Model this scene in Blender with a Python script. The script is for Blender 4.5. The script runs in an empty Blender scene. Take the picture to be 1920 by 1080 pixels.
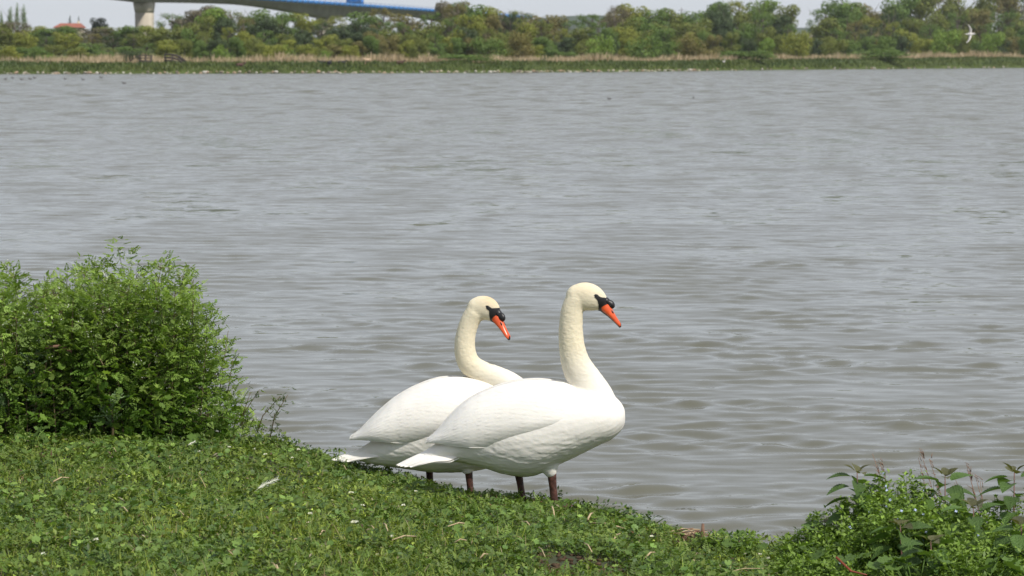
import bpy, math, random
import numpy as np
from mathutils import Vector
from mathutils.bvhtree import BVHTree

random.seed(7)
rng = np.random.default_rng(7)
sc = bpy.context.scene
C = sc.collection
R = math.radians

# ------------------------------------------------------------------ camera, sky, sun, exposure
CAM_Z, PITCH, FPX = 2.5, R(5.78), 4267.0
cam_d = bpy.data.cameras.new('camera')
cam_d.sensor_width = 36.0
cam_d.lens = 36.0 * FPX / 1920.0
cam_d.clip_start, cam_d.clip_end = 0.1, 20000
cam_d.dof.use_dof = True
cam_d.dof.focus_distance = 11.0
cam_d.dof.aperture_fstop = 7.5
cam = bpy.data.objects.new('camera', cam_d)
cam.location = (0, 0, CAM_Z)
cam.rotation_euler = (R(90) - PITCH, 0, 0)
C.objects.link(cam)
sc.camera = cam

SUN_AZ, SUN_EL = R(136), R(49)          # azimuth measured from +Y towards +X
world = bpy.data.worlds.new('World')
sc.world = world
world.use_nodes = True
wn, wl = world.node_tree.nodes, world.node_tree.links
bg = wn['Background']
sky = wn.new('ShaderNodeTexSky')
sky.sky_type = 'NISHITA'
sky.sun_disc = False
sky.sun_elevation = SUN_EL
sky.sun_rotation = SUN_AZ
sky.air_density = 1.0
sky.dust_density = 0.3
sky.ozone_density = 1.0
hsv = wn.new('ShaderNodeHueSaturation')     # thin milky overcast veil over the whole sky
hsv.inputs['Saturation'].default_value = 0.6
wl.new(sky.outputs[0], hsv.inputs['Color'])
veil = wn.new('ShaderNodeMix'); veil.data_type = 'RGBA'; veil.inputs[0].default_value = 0.85
veil.inputs[7].default_value = (4.3, 4.6, 5.15, 1)      # even white of the thin cloud
wl.new(hsv.outputs[0], veil.inputs[6])
wl.new(veil.outputs[2], bg.inputs['Color'])
bg.inputs['Strength'].default_value = 0.11

sun_d = bpy.data.lights.new('sun', 'SUN')
sun_d.energy = 3.1
sun_d.angle = R(2.5)
sun_d.color = (1.0, 0.95, 0.87)
sun = bpy.data.objects.new('sun', sun_d)
sdir = Vector((math.sin(SUN_AZ) * math.cos(SUN_EL), math.cos(SUN_AZ) * math.cos(SUN_EL), math.sin(SUN_EL)))
sun.rotation_euler = sdir.to_track_quat('Z', 'Y').to_euler()
sun.location = (5, -5, 20)
C.objects.link(sun)

sc.view_settings.view_transform = 'Standard'
sc.view_settings.look = 'None'
sc.view_settings.gamma = 1.0
sc.view_settings.use_curve_mapping = False
sc.view_settings.exposure = 0.4
sc.cycles.use_denoising = True
sc.cycles.max_bounces = 6
sc.cycles.transparent_max_bounces = 6
sc.cycles.volume_bounces = 0
sc.cycles.caustics_reflective = False
sc.cycles.caustics_refractive = False

# ------------------------------------------------------------------ helpers
def ray(px, py):
    a, b = (px - 960) / FPX, (540 - py) / FPX
    y = math.cos(PITCH) + b * math.sin(PITCH)
    z = -math.sin(PITCH) + b * math.cos(PITCH)
    return a / y, z / y
def at(px, py, Y):
    a, b = ray(px, py)
    return Vector((a * Y, Y, CAM_Z + b * Y))
def on_ground(px, py):
    a, b = ray(px, py)
    Y = 7.0
    for _ in range(4000):
        if CAM_Z + b * Y <= ground_z(a * Y, Y) or Y > crest_y(a * Y) - .03:
            break
        Y += 0.005
    return Vector((a * Y, Y, float(ground_z(a * Y, Y))))

def tag(o, label, cat=None, group=None, kind=None):
    o['label'] = label
    if cat: o['category'] = cat
    if group: o['group'] = group
    if kind: o['kind'] = kind
    return o
def empty(name, loc, label, cat, group=None, rz=0.0):
    o = bpy.data.objects.new(name, None)
    o.empty_display_size = 0.1
    o.location = loc
    o.rotation_euler = (0, 0, rz)
    C.objects.link(o)
    return tag(o, label, cat, group)
def mesh(name, V, F, smooth=True, col=None, **attrs):
    """V (n,3), F (m,k) array or list of lists"""
    me = bpy.data.meshes.new(name)
    V = np.asarray(V, dtype=np.float32)
    if isinstance(F, np.ndarray):
        k = F.shape[1]; m = F.shape[0]
        me.vertices.add(len(V)); me.vertices.foreach_set('co', V.ravel())
        me.loops.add(m * k); me.loops.foreach_set('vertex_index', F.astype(np.int32).ravel())
        me.polygons.add(m)
        me.polygons.foreach_set('loop_start', np.arange(0, m * k, k, dtype=np.int32))
        me.update(calc_edges=True)
    else:
        me.from_pydata([tuple(v) for v in V.tolist()], [], F)
        me.update()
    if smooth:
        me.polygons.foreach_set('use_smooth', np.ones(len(me.polygons), dtype=bool))
    if col is not None:
        c = np.ones((len(V), 4), dtype=np.float32); c[:, :3] = col
        at_ = me.attributes.new('col', 'FLOAT_COLOR', 'POINT'); at_.data.foreach_set('color', c.ravel())
    for k_, v in attrs.items():
        at_ = me.attributes.new(k_, 'FLOAT', 'POINT'); at_.data.foreach_set('value', np.asarray(v, dtype=np.float32))
    return me
def obj(name, me, mat, parent=None, loc=None):
    o = bpy.data.objects.new(name, me)
    C.objects.link(o)
    if mat is not None and len(me.materials) == 0:
        me.materials.append(mat)
    elif mat is not None and me.materials[0] is not mat:
        o.material_slots[0].link = 'OBJECT'; o.material_slots[0].material = mat
    if parent is not None: o.parent = parent
    if loc is not None: o.location = loc
    return o
def cat_parts(parts):
    """join (V,F) pairs of equal face size"""
    Vs, Fs, n = [], [], 0
    for V, F in parts:
        Vs.append(np.asarray(V, float)); Fs.append(np.asarray(F) + n); n += len(V)
    return np.concatenate(Vs), np.concatenate(Fs)
def tube(pts, rad, seg=6, cap=True):
    """quad tube along a polyline; rad scalar, list or list of (side, up) pairs"""
    pts = [Vector(p) for p in pts]
    n = len(pts)
    if not hasattr(rad, '__len__'): rad = [rad] * n
    V, F = [], []
    up = Vector((0, 1, 0))
    for i, p in enumerate(pts):
        t = (pts[min(i + 1, n - 1)] - pts[max(i - 1, 0)]).normalized()
        u = up - t * up.dot(t)
        if u.length < 1e-3: u = Vector((1, 0, 0)) - t * t.x
        u.normalize(); w = t.cross(u); up = u
        r = rad[i]
        ru, rw = r if hasattr(r, '__len__') else (r, r)
        for s in range(seg):
            a = 2 * math.pi * s / seg
            V.append(p + u * (ru * math.cos(a)) + w * (rw * math.sin(a)))
    for i in range(n - 1):
        for s in range(seg):
            a, b = i * seg + s, i * seg + (s + 1) % seg
            F.append([a, b, b + seg, a + seg])
    if cap:
        for i, flip in ((0, True), (n - 1, False)):
            V.append(pts[i]); c = len(V) - 1
            for s in range(0, seg, 2):
                q = [i * seg + s, i * seg + (s + 1) % seg, i * seg + (s + 2) % seg, c]
                F.append(q[::-1] if flip else q)
    return np.array([tuple(v) for v in V]), np.array(F)
def box(x0, x1, y0, y1, z0, z1):
    V = np.array([[x, y, z] for z in (z0, z1) for y in (y0, y1) for x in (x0, x1)], float)
    return V, np.array([[0, 2, 3, 1], [4, 5, 7, 6], [0, 1, 5, 4], [2, 6, 7, 3], [0, 4, 6, 2], [1, 3, 7, 5]])
def ellipsoid(c, r, nu=12, nv=8, rot=None):
    V, F = [], []
    for j in range(nv + 1):
        th = math.pi * j / nv
        for i in range(nu):
            ph = 2 * math.pi * i / nu
            V.append((math.sin(th) * math.cos(ph) * r[0], math.sin(th) * math.sin(ph) * r[1], math.cos(th) * r[2]))
    for j in range(nv):
        for i in range(nu):
            a, b = j * nu + i, j * nu + (i + 1) % nu
            F.append([a, a + nu, b + nu, b])
    V = np.array(V)
    if rot is not None: V = V @ np.array(rot).T
    return V + np.array(c), np.array(F)
def rot_y(a):
    c, s = math.cos(a), math.sin(a); return np.array([[c, 0, s], [0, 1, 0], [-s, 0, c]])
def rot_z(a):
    c, s = math.cos(a), math.sin(a); return np.array([[c, -s, 0], [s, c, 0], [0, 0, 1]])
def remesh(V, F, voxel, smooth=6):
    me = mesh('tmp', V, F); o = bpy.data.objects.new('tmp', me); C.objects.link(o)
    m = o.modifiers.new('r', 'REMESH'); m.mode = 'VOXEL'; m.voxel_size = voxel; m.use_smooth_shade = True
    s = o.modifiers.new('s', 'SMOOTH'); s.iterations = smooth; s.factor = 0.5
    dg = bpy.context.evaluated_depsgraph_get()
    out = bpy.data.meshes.new_from_object(o.evaluated_get(dg))
    bpy.data.objects.remove(o); bpy.data.meshes.remove(me)
    return out
_tab = rng.random((256, 256))
def vnoise(x, y):
    x = np.asarray(x, float); y = np.asarray(y, float)
    xi, yi = np.floor(x).astype(int), np.floor(y).astype(int)
    fx, fy = x - xi, y - yi
    fx, fy = fx * fx * (3 - 2 * fx), fy * fy * (3 - 2 * fy)
    g = lambda i, j: _tab[i % 256, j % 256]
    return (g(xi, yi) * (1 - fx) + g(xi + 1, yi) * fx) * (1 - fy) + (g(xi, yi + 1) * (1 - fx) + g(xi + 1, yi + 1) * fx) * fy
def rotations(yaw, pitch, roll):
    """batch Rz(yaw) @ Ry(-pitch) @ Rx(roll): local x = leaf axis, z = leaf normal"""
    cy, sy, cp, sp, cr, sr = np.cos(yaw), np.sin(yaw), np.cos(pitch), np.sin(pitch), np.cos(roll), np.sin(roll)
    o, z = np.ones_like(cy), np.zeros_like(cy)
    def M(*r): return np.stack([np.stack(q, -1) for q in r], -2)
    return M((cy, -sy, z), (sy, cy, z), (z, z, o)) @ M((cp, z, -sp), (z, o, z), (sp, z, cp)) @ M((o, z, z), (z, cr, -sr), (z, sr, cr))
def scatter(proto, pos, rot, scale, col, jitter=0.0):
    """copies of a small leaf shape as arrays; col (K,3)"""
    PV, PF = proto
    K, n = len(pos), len(PV)
    s = np.asarray(scale)
    s = s[:, None, None] if s.ndim == 1 else s[:, None, :]
    V = np.einsum('kij,knj->kni', rot, PV[None] * s) + pos[:, None, :]
    F = PF[None] + (np.arange(K) * n)[:, None, None]
    c = np.repeat(col, n, axis=0)
    return V.reshape(-1, 3), F.reshape(-1, PF.shape[1]), c
def merge(groups):
    Vs, Fs, Cs, n = [], [], [], 0
    for V, F, c in groups:
        if F.shape[1] == 4:
            F = np.concatenate([F[:, [0, 1, 2]], F[:, [0, 2, 3]]])
        Vs.append(V); Fs.append(F + n); Cs.append(c); n += len(V)
    return np.concatenate(Vs), np.concatenate(Fs), np.concatenate(Cs)

# ------------------------------------------------------------------ materials
def material(name):
    m = bpy.data.materials.new(name); m.use_nodes = True
    nt = m.node_tree
    return m, nt.nodes, nt.links, nt.nodes['Principled BSDF']
def plain(name, col, rough=0.6, noise=0.0, scale=20.0, bump=0.0, spec=0.5, coords='Object'):
    m, n, l, p = material(name)
    p.inputs['Base Color'].default_value = (*col, 1)
    p.inputs['Roughness'].default_value = rough
    p.inputs['Specular IOR Level'].default_value = spec
    if noise or bump:
        tc = n.new('ShaderNodeTexCoord'); tx = n.new('ShaderNodeTexNoise')
        tx.inputs['Scale'].default_value = scale; tx.inputs['Detail'].default_value = 5
        l.new(tc.outputs[coords], tx.inputs['Vector'])
        if noise:
            mr = n.new('ShaderNodeMapRange'); mr.inputs[1].default_value = 0.3; mr.inputs[2].default_value = 0.7
            mr.inputs[3].default_value = 1 - noise; mr.inputs[4].default_value = 1 + noise
            l.new(tx.outputs[0], mr.inputs[0])
            mx = n.new('ShaderNodeMix'); mx.data_type = 'RGBA'; mx.blend_type = 'MULTIPLY'; mx.inputs[0].default_value = 1
            mx.inputs[6].default_value = (*col, 1)
            l.new(mr.outputs[0], mx.inputs[7]); l.new(mx.outputs[2], p.inputs['Base Color'])
        if bump:
            b = n.new('ShaderNodeBump'); b.inputs['Strength'].default_value = 0.6; b.inputs['Distance'].default_value = bump
            l.new(tx.outputs[0], b.inputs['Height']); l.new(b.outputs[0], p.inputs['Normal'])
    return m
def leaf_mat(name, transl=0.3, rough=0.5, tint=(1, 1, 1), attr=True, spec=0.35):
    m, n, l, p = material(name)
    p.inputs['Roughness'].default_value = rough
    p.inputs['Specular IOR Level'].default_value = spec
    out = n['Material Output']
    tr = n.new('ShaderNodeBsdfTranslucent'); mx = n.new('ShaderNodeMixShader'); mx.inputs[0].default_value = transl
    if attr:
        a = n.new('ShaderNodeAttribute'); a.attribute_name = 'col'
        t = n.new('ShaderNodeMix'); t.data_type = 'RGBA'; t.blend_type = 'MULTIPLY'; t.inputs[0].default_value = 1
        t.inputs[7].default_value = (*tint, 1); l.new(a.outputs['Color'], t.inputs[6])
        src = t.outputs[2]
    else:
        rgb = n.new('ShaderNodeRGB'); rgb.outputs[0].default_value = (*tint, 1); src = rgb.outputs[0]
    l.new(src, p.inputs['Base Color'])
    g = n.new('ShaderNodeMix'); g.data_type = 'RGBA'; g.blend_type = 'MULTIPLY'; g.inputs[0].default_value = 1
    g.inputs[7].default_value = (1.3, 1.35, 0.6, 1); l.new(src, g.inputs[6]); l.new(g.outputs[2], tr.inputs['Color'])
    l.new(p.outputs[0], mx.inputs[1]); l.new(tr.outputs[0], mx.inputs[2]); l.new(mx.outputs[0], out.inputs['Surface'])
    return m

M_leaf = leaf_mat('weed_leaf')
M_grass = leaf_mat('grass_blade', 0.25)
M_bush = leaf_mat('bush_leaf', 0.4)
M_reed = leaf_mat('reed', 0.2, 0.8)
M_soil = plain('soil', (0.075, 0.05, 0.032), 0.95, 0.5, 30, 0.02, 0.1)
M_stem = plain('plant_stem', (0.10, 0.075, 0.035), 0.7, 0.3, 40)
M_nstem = plain('nettle_stem', (0.13, 0.06, 0.045), 0.6, 0.3, 60)
M_dry = plain('dry_stalk', (0.46, 0.35, 0.21), 0.8, 0.25, 30)
M_drydark = plain('dead_stalk', (0.2, 0.115, 0.075), 0.85, 0.3, 30)
M_bark = plain('bark', (0.11, 0.09, 0.07), 0.9, 0.3, 3, 0.02)
M_featherw = leaf_mat('white_feather', 0.3, 0.7, (0.86, 0.85, 0.83), attr=False)
M_black = plain('black_skin', (0.012, 0.011, 0.012), 0.42, 0.2, 80, 0.002)
M_eye = plain('eye', (0.008, 0.006, 0.005), 0.08)

# ------------------------------------------------------------------ near bank
CX = [-14, -6, -2.9, -1.95, -1.3, -0.96, -0.235, 0.25, 0.8, 1.13, 1.65, 3, 6, 14]
CY = [13.6, 13.1, 12.75, 12.45, 12.15, 11.92, 11.2, 10.75, 10.08, 9.8, 9.3, 8.2, 6.4, 4.0]
GZ0 = 0.325
def crest_y(x): return np.interp(x, CX, CY) + 0.05 * np.sin(np.asarray(x) * 5.1) + 0.03 * np.sin(np.asarray(x) * 11.7 + 1)
def ground_z(x, y):
    d = crest_y(x) - y
    z = np.where(d > 0, GZ0 + 0.112 * d - 0.0045 * np.clip(d, 0, 8) ** 2, GZ0 + 0.27 * d)
    z = np.where(d < -0.55, GZ0 - 0.1485 + 0.75 * (d + 0.55), z)
    z = np.clip(z, -0.7, 0.95)
    z = z + 0.075 * np.clip((-np.asarray(x) - .95) / .35, 0, 1) * np.clip((d + .8) / .6, 0, 1) * np.clip((3.5 - d) / 2.5, 0, 1)
    return z + 0.035 * (vnoise(np.asarray(x) * 1.7 + 40, np.asarray(y) * 1.7 + 9) - 0.5) + 0.02 * (vnoise(np.asarray(x) * 5 + 3, np.asarray(y) * 5) - 0.5)
xs = np.concatenate([np.arange(-14, -4, 0.25), np.arange(-4, 3.5, 0.05), np.arange(3.5, 14.1, 0.25)])
ys = np.concatenate([np.arange(-6, 6.5, 0.25), np.arange(6.5, 14, 0.05), np.arange(14, 16.1, 0.25)])
GX, GY = np.meshgrid(xs, ys)
V = np.stack([GX, GY, ground_z(GX, GY)], -1).reshape(-1, 3)
nx, ny = len(xs), len(ys)
I = (np.arange(ny - 1)[:, None] * nx + np.arange(nx - 1)[None]).ravel()
F = np.stack([I, I + 1, I + 1 + nx, I + nx], -1)
m, n, l, p = material('bank_earth')
p.inputs['Roughness'].default_value = 0.95
tc = n.new('ShaderNodeTexCoord'); tx = n.new('ShaderNodeTexNoise'); tx.inputs['Scale'].default_value = 3.5; tx.inputs['Detail'].default_value = 6
cr = n.new('ShaderNodeValToRGB')
cr.color_ramp.elements[0].position = 0.35; cr.color_ramp.elements[0].color = (0.025, 0.035, 0.012, 1)
cr.color_ramp.elements[1].position = 0.7; cr.color_ramp.elements[1].color = (0.05, 0.055, 0.02, 1)
l.new(tc.outputs['Object'], tx.inputs['Vector']); l.new(tx.outputs[0], cr.inputs[0]); l.new(cr.outputs[0], p.inputs['Base Color'])
bank = obj('ground', mesh('ground', V, F), m)
tag(bank, 'grassy earth bank sloping down to the water', kind='structure')

# ------------------------------------------------------------------ water
def shore_y(x):
    return np.interp(x, [-700, -300, -79, -40, 0, 26, 52, 88, 126, 300, 700], [325, 335, 350, 362, 381, 415, 464, 512, 561, 700, 900])
rows = [8.0]
while rows[-1] < 95: rows.append(rows[-1] * 1.0027)
rows = np.array(rows); ncol = 430
u = np.linspace(-1, 1, ncol)
WX = u[None] * (3.6 + 0.30 * rows[:, None]); WY = np.repeat(rows[:, None], ncol, 1)
WZ = np.zeros_like(WX)
dyr = rows * 0.0027
wr = np.random.default_rng(3)
env = 0.35 + 2.6 * np.clip(vnoise(WX * 1.0 + 0.2 * WY, WY * 1.9 + 7) * 0.6 + vnoise(WX * 2.3 + 50, WY * 3.9) * 0.4 - 0.34, 0, 1) / 0.5   # waves come in short groups
lam = np.exp(wr.uniform(math.log(0.08), math.log(0.56), 120))
for lm in lam:
    ang = wr.normal(0.08, 0.48); k = 2 * math.pi / lm
    amp = 0.0020 * lm ** 0.78 * wr.uniform(0.4, 1.3)
    ph = wr.uniform(0, 6.28)
    arg = k * (math.sin(ang) * WX + math.cos(ang) * WY) + ph + 1.5 * (vnoise(WX * 0.35 + ph * 9, WY * 0.35) - 0.5)
    fade = np.clip((lm / dyr - 3.5) / 3, 0, 1)[:, None]
    if lm > .2: fade = fade * env
    WZ += amp * fade * (np.sin(arg) + 0.34 * np.sin(2 * arg) + 0.12 * np.sin(3 * arg))
gust = 0.75 + 0.5 * vnoise(WX * 0.22 + 17, WY * 0.16 + 5)
WZ *= gust * np.clip((95 - WY) / 30, 0, 1) * np.clip((1 - np.abs(u))[None] / 0.06, 0, 1)
Vn = np.stack([WX, WY, WZ], -1).reshape(-1, 3)
I = (np.arange(len(rows) - 1)[:, None] * ncol + np.arange(ncol - 1)[None]).ravel()
Fn = np.stack([I, I + 1, I + 1 + ncol, I + ncol], -1)
Lh0, Lh1, y0, y1 = 3.6 + 0.30 * rows[0], 3.6 + 0.30 * rows[-1], rows[0], rows[-1]
Vf = np.array([(-900, y0, 0), (-Lh0, y0, 0), (-Lh1, y1, 0), (-900, y1, 0), (Lh0, y0, 0), (900, y0, 0), (900, y1, 0), (Lh1, y1, 0), (-900, 1000, 0), (900, 1000, 0), (-Lh1, 1000, 0), (Lh1, 1000, 0)], float)
Ff = np.array([[0, 1, 2, 3], [4, 5, 6, 7], [3, 2, 10, 8], [2, 7, 11, 10], [7, 6, 9, 11]])
V, F = cat_parts([(Vn, Fn), (Vf, Ff)])
m, n, l, p = material('lake_water')
p.inputs['Base Color'].default_value = (0.110, 0.108, 0.080, 1)
p.inputs['Roughness'].default_value = 0.07
p.inputs['IOR'].default_value = 1.333
ge = n.new('ShaderNodeNewGeometry')
def slope_noise(sx, sy, detail, amount, bias=0.0):
    """random facet slopes in world space: sub-wave chop that holds at any distance"""
    mp = n.new('ShaderNodeMapping'); mp.inputs['Scale'].default_value = (sx, sy, 1); mp.inputs['Rotation'].default_value = (0, 0, 0.06)
    t = n.new('ShaderNodeTexNoise'); t.inputs['Scale'].default_value = 1.0; t.inputs['Detail'].default_value = detail
    l.new(ge.outputs['Position'], mp.inputs['Vector']); l.new(mp.outputs[0], t.inputs['Vector'])
    sb = n.new('ShaderNodeVectorMath'); sb.operation = 'SUBTRACT'; sb.inputs[1].default_value = (0.5, 0.5 + bias, 0.5); l.new(t.outputs['Color'], sb.inputs[0])
    ml = n.new('ShaderNodeVectorMath'); ml.operation = 'MULTIPLY'; l.new(sb.outputs[0], ml.inputs[0]); ml.inputs[1].default_value = (amount * 0.6, amount, 0)
    return ml
sep = n.new('ShaderNodeSeparateXYZ'); l.new(ge.outputs['Position'], sep.inputs[0])
far = n.new('ShaderNodeMapRange'); far.inputs[1].default_value = 18; far.inputs[2].default_value = 80; far.inputs[3].default_value = 0.5   # where the modelled waves end
l.new(sep.outputs['Y'], far.inputs[0])
rf = n.new('ShaderNodeMapRange'); rf.inputs[1].default_value = 12; rf.inputs[2].default_value = 110; rf.inputs[3].default_value = 0.03; rf.inputs[4].default_value = 0.14   # unresolved chop
l.new(sep.outputs['Y'], rf.inputs[0]); l.new(rf.outputs[0], p.inputs['Roughness'])
n1 = slope_noise(3.4, 13.0, 5, 0.45); n2 = slope_noise(0.5, 2.2, 4, 0.4); n3 = slope_noise(0.6, 0.22, 5, 0.4, 0.13)   # wave groups, steep side facing the near shore
ad0 = n.new('ShaderNodeVectorMath'); ad0.operation = 'ADD'; l.new(n1.outputs[0], ad0.inputs[0]); l.new(n2.outputs[0], ad0.inputs[1])
ad = n.new('ShaderNodeVectorMath'); ad.operation = 'ADD'; l.new(ad0.outputs[0], ad.inputs[0]); l.new(n3.outputs[0], ad.inputs[1])
sc1 = n.new('ShaderNodeVectorMath'); sc1.operation = 'SCALE'; l.new(ad.outputs[0], sc1.inputs[0]); l.new(far.outputs[0], sc1.inputs['Scale'])
ad2 = n.new('ShaderNodeVectorMath'); ad2.operation = 'ADD'; l.new(sc1.outputs[0], ad2.inputs[0]); l.new(ge.outputs['Normal'], ad2.inputs[1])
def steep_fronts(sx, sy, lo, hi, slope, y0_, y1_):
    mp = n.new('ShaderNodeMapping'); mp.inputs['Scale'].default_value = (sx, sy, 1); mp.inputs['Rotation'].default_value = (0, 0, 0.05)
    t = n.new('ShaderNodeTexNoise'); t.inputs['Scale'].default_value = 1.0; t.inputs['Detail'].default_value = 3
    l.new(ge.outputs['Position'], mp.inputs['Vector']); l.new(mp.outputs[0], t.inputs['Vector'])
    r_ = n.new('ShaderNodeMapRange'); r_.inputs[1].default_value = lo; r_.inputs[2].default_value = hi; r_.inputs[3].default_value = 0; r_.inputs[4].default_value = -slope
    l.new(t.outputs[0], r_.inputs[0])
    q = n.new('ShaderNodeMapRange'); q.inputs[1].default_value = y0_; q.inputs[2].default_value = y1_; l.new(sep.outputs['Y'], q.inputs[0])
    m_ = n.new('ShaderNodeMath'); m_.operation = 'MULTIPLY'; l.new(r_.outputs[0], m_.inputs[0]); l.new(q.outputs[0], m_.inputs[1])
    c_ = n.new('ShaderNodeCombineXYZ'); l.new(m_.outputs[0], c_.inputs[1]); return c_
last = ad2
for prm in ((1.3, 4.5, .54, .72, .30, 22, 50), (0.55, 0.9, .54, .72, .34, 45, 100), (0.4, 0.16, .53, .72, .34, 90, 170)):
    c_ = steep_fronts(*prm); a_ = n.new('ShaderNodeVectorMath'); a_.operation = 'ADD'; l.new(last.outputs[0], a_.inputs[0]); l.new(c_.outputs[0], a_.inputs[1]); last = a_
nm = n.new('ShaderNodeVectorMath'); nm.operation = 'NORMALIZE'; l.new(last.outputs[0], nm.inputs[0])
l.new(nm.outputs[0], p.inputs['Normal'])
water = obj('water', mesh('water', V, F), m)
tag(water, 'wide grey rippled lake', kind='structure')

# ------------------------------------------------------------------ far bank and land
DD = np.array([-30, -4, 0, 0.5, 2.0, 4.5, 7, 10, 14, 22, 60, 140, 260, 800, 3200])
def crest_k(x): return np.interp(x, [-90, 0, 60, 126], [1.0, 1.0, 1.25, 1.55])
def far_z(x, d):
    base = np.interp(d, DD, [-3, -0.8, -0.02, 0.3, 0.85, 1.35, 1.5, 1.4, 0.9, 0.8, 1.6, 4.5, 8, 10, 14])
    return np.where((d > 0) & (d < 30), base * crest_k(x), base)
xs = np.concatenate([np.arange(-1600, -160, 60), np.arange(-160, 220, 3.0), np.arange(220, 1700, 60)])
GX, GD = np.meshgrid(xs, DD)
GZ = far_z(GX, GD) + np.where((GD > 0.4) & (GD < 20), 0.25 * (vnoise(GX * 0.22, GD) - 0.5), 0)
V = np.stack([GX, shore_y(GX) + GD, GZ], -1).reshape(-1, 3)
nx = len(xs)
I = (np.arange(len(DD) - 1)[:, None] * nx + np.arange(nx - 1)[None]).ravel()
F = np.stack([I, I + 1, I + 1 + nx, I + nx], -1)
M_far = plain('far_meadow', (0.062, 0.082, 0.022), 0.95, 0.35, 0.35, 0, 0.1)
fs = obj('far_bank', mesh('far_bank', V, F), M_far)
tag(fs, 'green levee and land across the lake', kind='structure')
def far_pt(px, d):
    """point on the far land at picture column px, d metres behind the waterline"""
    a = (px - 960) / FPX / math.cos(PITCH) * 1.0
    Y = 400.0
    for _ in range(30): Y = float(shore_y(a * Y)) + d
    return Vector((a * Y, Y, float(far_z(a * Y, d))))
def z_for(py, Y): return CAM_Z + ray(960, py)[1] * Y

# distant hills
hx = np.linspace(-1800, 1800, 90)
ht = 22 + 26 * np.exp(-((hx - 70) / 260) ** 2) + 8 * np.sin(hx / 210.0) + 3 * np.sin(hx / 53)
V = np.concatenate([np.stack([hx, np.full(90, 2500.0), np.zeros(90)], -1), np.stack([hx, np.full(90, 2800.0), ht], -1), np.stack([hx, np.full(90, 3300.0), np.zeros(90)], -1)])
I = np.concatenate([np.arange(89), np.arange(89) + 90])
o = obj('hill', mesh('hill', V, np.stack([I, I + 1, I + 91, I + 90], -1)), plain('far_hill', (0.05, 0.07, 0.04), 0.95, 0.3, 0.02, 0, 0.1))
tag(o, 'low wooded ridge far behind the trees', kind='structure')

# grass on the levee, reeds, shore stones
quad_blade = (np.array([[0, -0.5, 0], [0, 0.5, 0], [0.12, 0.3, 0.6], [0.3, 0, 1.0]]), np.array([[0, 1, 2], [0, 2, 3]]))
def far_blades(N, x0, x1, d0, d1, hgt, wid, cols, seed):
    g = np.random.default_rng(seed)
    x = g.uniform(x0, x1, N); d = g.uniform(d0, d1, N)
    h = g.uniform(hgt[0], hgt[1], N) * (0.45 + 0.8 * vnoise(x * 0.35 + seed, d * 0.4) + 0.35 * vnoise(x * 0.06 + seed, d * 0.1))
    pos = np.stack([x, shore_y(x) + d, far_z(x, d) - 0.1], -1)
    rot = rotations(g.uniform(-3.14, 3.14, N), g.normal(0, 0.15, N), np.zeros(N))
    w = g.uniform(wid[0], wid[1], N)
    mixf = np.clip(vnoise(x * 0.15 + seed * 3, d * 0.7) * 0.8 + g.uniform(-0.2, 0.3, N), 0, 1)[:, None]
    col = (np.array(cols[0]) * (1 - mixf) + np.array(cols[1]) * mixf) * g.uniform(0.75, 1.25, (N, 1))
    return scatter(quad_blade, pos, rot, np.stack([h, w, h], -1), col)
V, F, c = merge([far_blades(26000, -100, 150, 0.5, 9, (0.25, 0.75), (0.15, 0.35), ((0.055, 0.095, 0.024), (0.125, 0.15, 0.036)), 11)])
o = obj('levee_grass', mesh('levee_grass', V, F, False, c), M_grass); tag(o, 'rough green grass covering the far levee', 'grass', kind='stuff')
V, F, c = merge([far_blades(42000, -110, 165, 10, 24, (1.1, 2.0), (0.05, 0.16), ((0.42, 0.32, 0.21), (0.52, 0.42, 0.30)), 12)])
o = obj('reed_bed', mesh('reed_bed', V, F, False, c), M_reed); tag(o, 'band of dry pinkish tan reeds behind the far levee', 'reeds', kind='stuff')
sv = []
g = np.random.default_rng(5)
for i in range(520):
    x = g.uniform(-95, 40) if i < 440 else g.uniform(40, 120)
    r = g.uniform(0.10, 0.30)
    V, F = ellipsoid((0, 0, 0), (r * g.uniform(.8, 1.5), r, r * g.uniform(.5, .8)), 6, 4)
    V = V * (1 + g.uniform(-.15, .15, (len(V), 1))) + np.array([x, float(shore_y(x)) + g.uniform(-0.4, 0.8), g.uniform(-0.02, 0.3)])
    cc = np.array([(0.42, 0.37, 0.29), (0.36, 0.26, 0.18), (0.5, 0.47, 0.42), (0.2, 0.17, 0.13)][g.integers(0, 4)])
    sv.append((V, F, np.repeat(cc[None], len(V), 0)))
V, F, c = merge(sv)
M_stone = leaf_mat('shore_stone', 0.0, 0.85)
o = obj('shore_stones', mesh('shore_stones', V, F, True, c), M_stone); tag(o, 'pale stones lining the far waterline', 'stones', kind='stuff')

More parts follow.
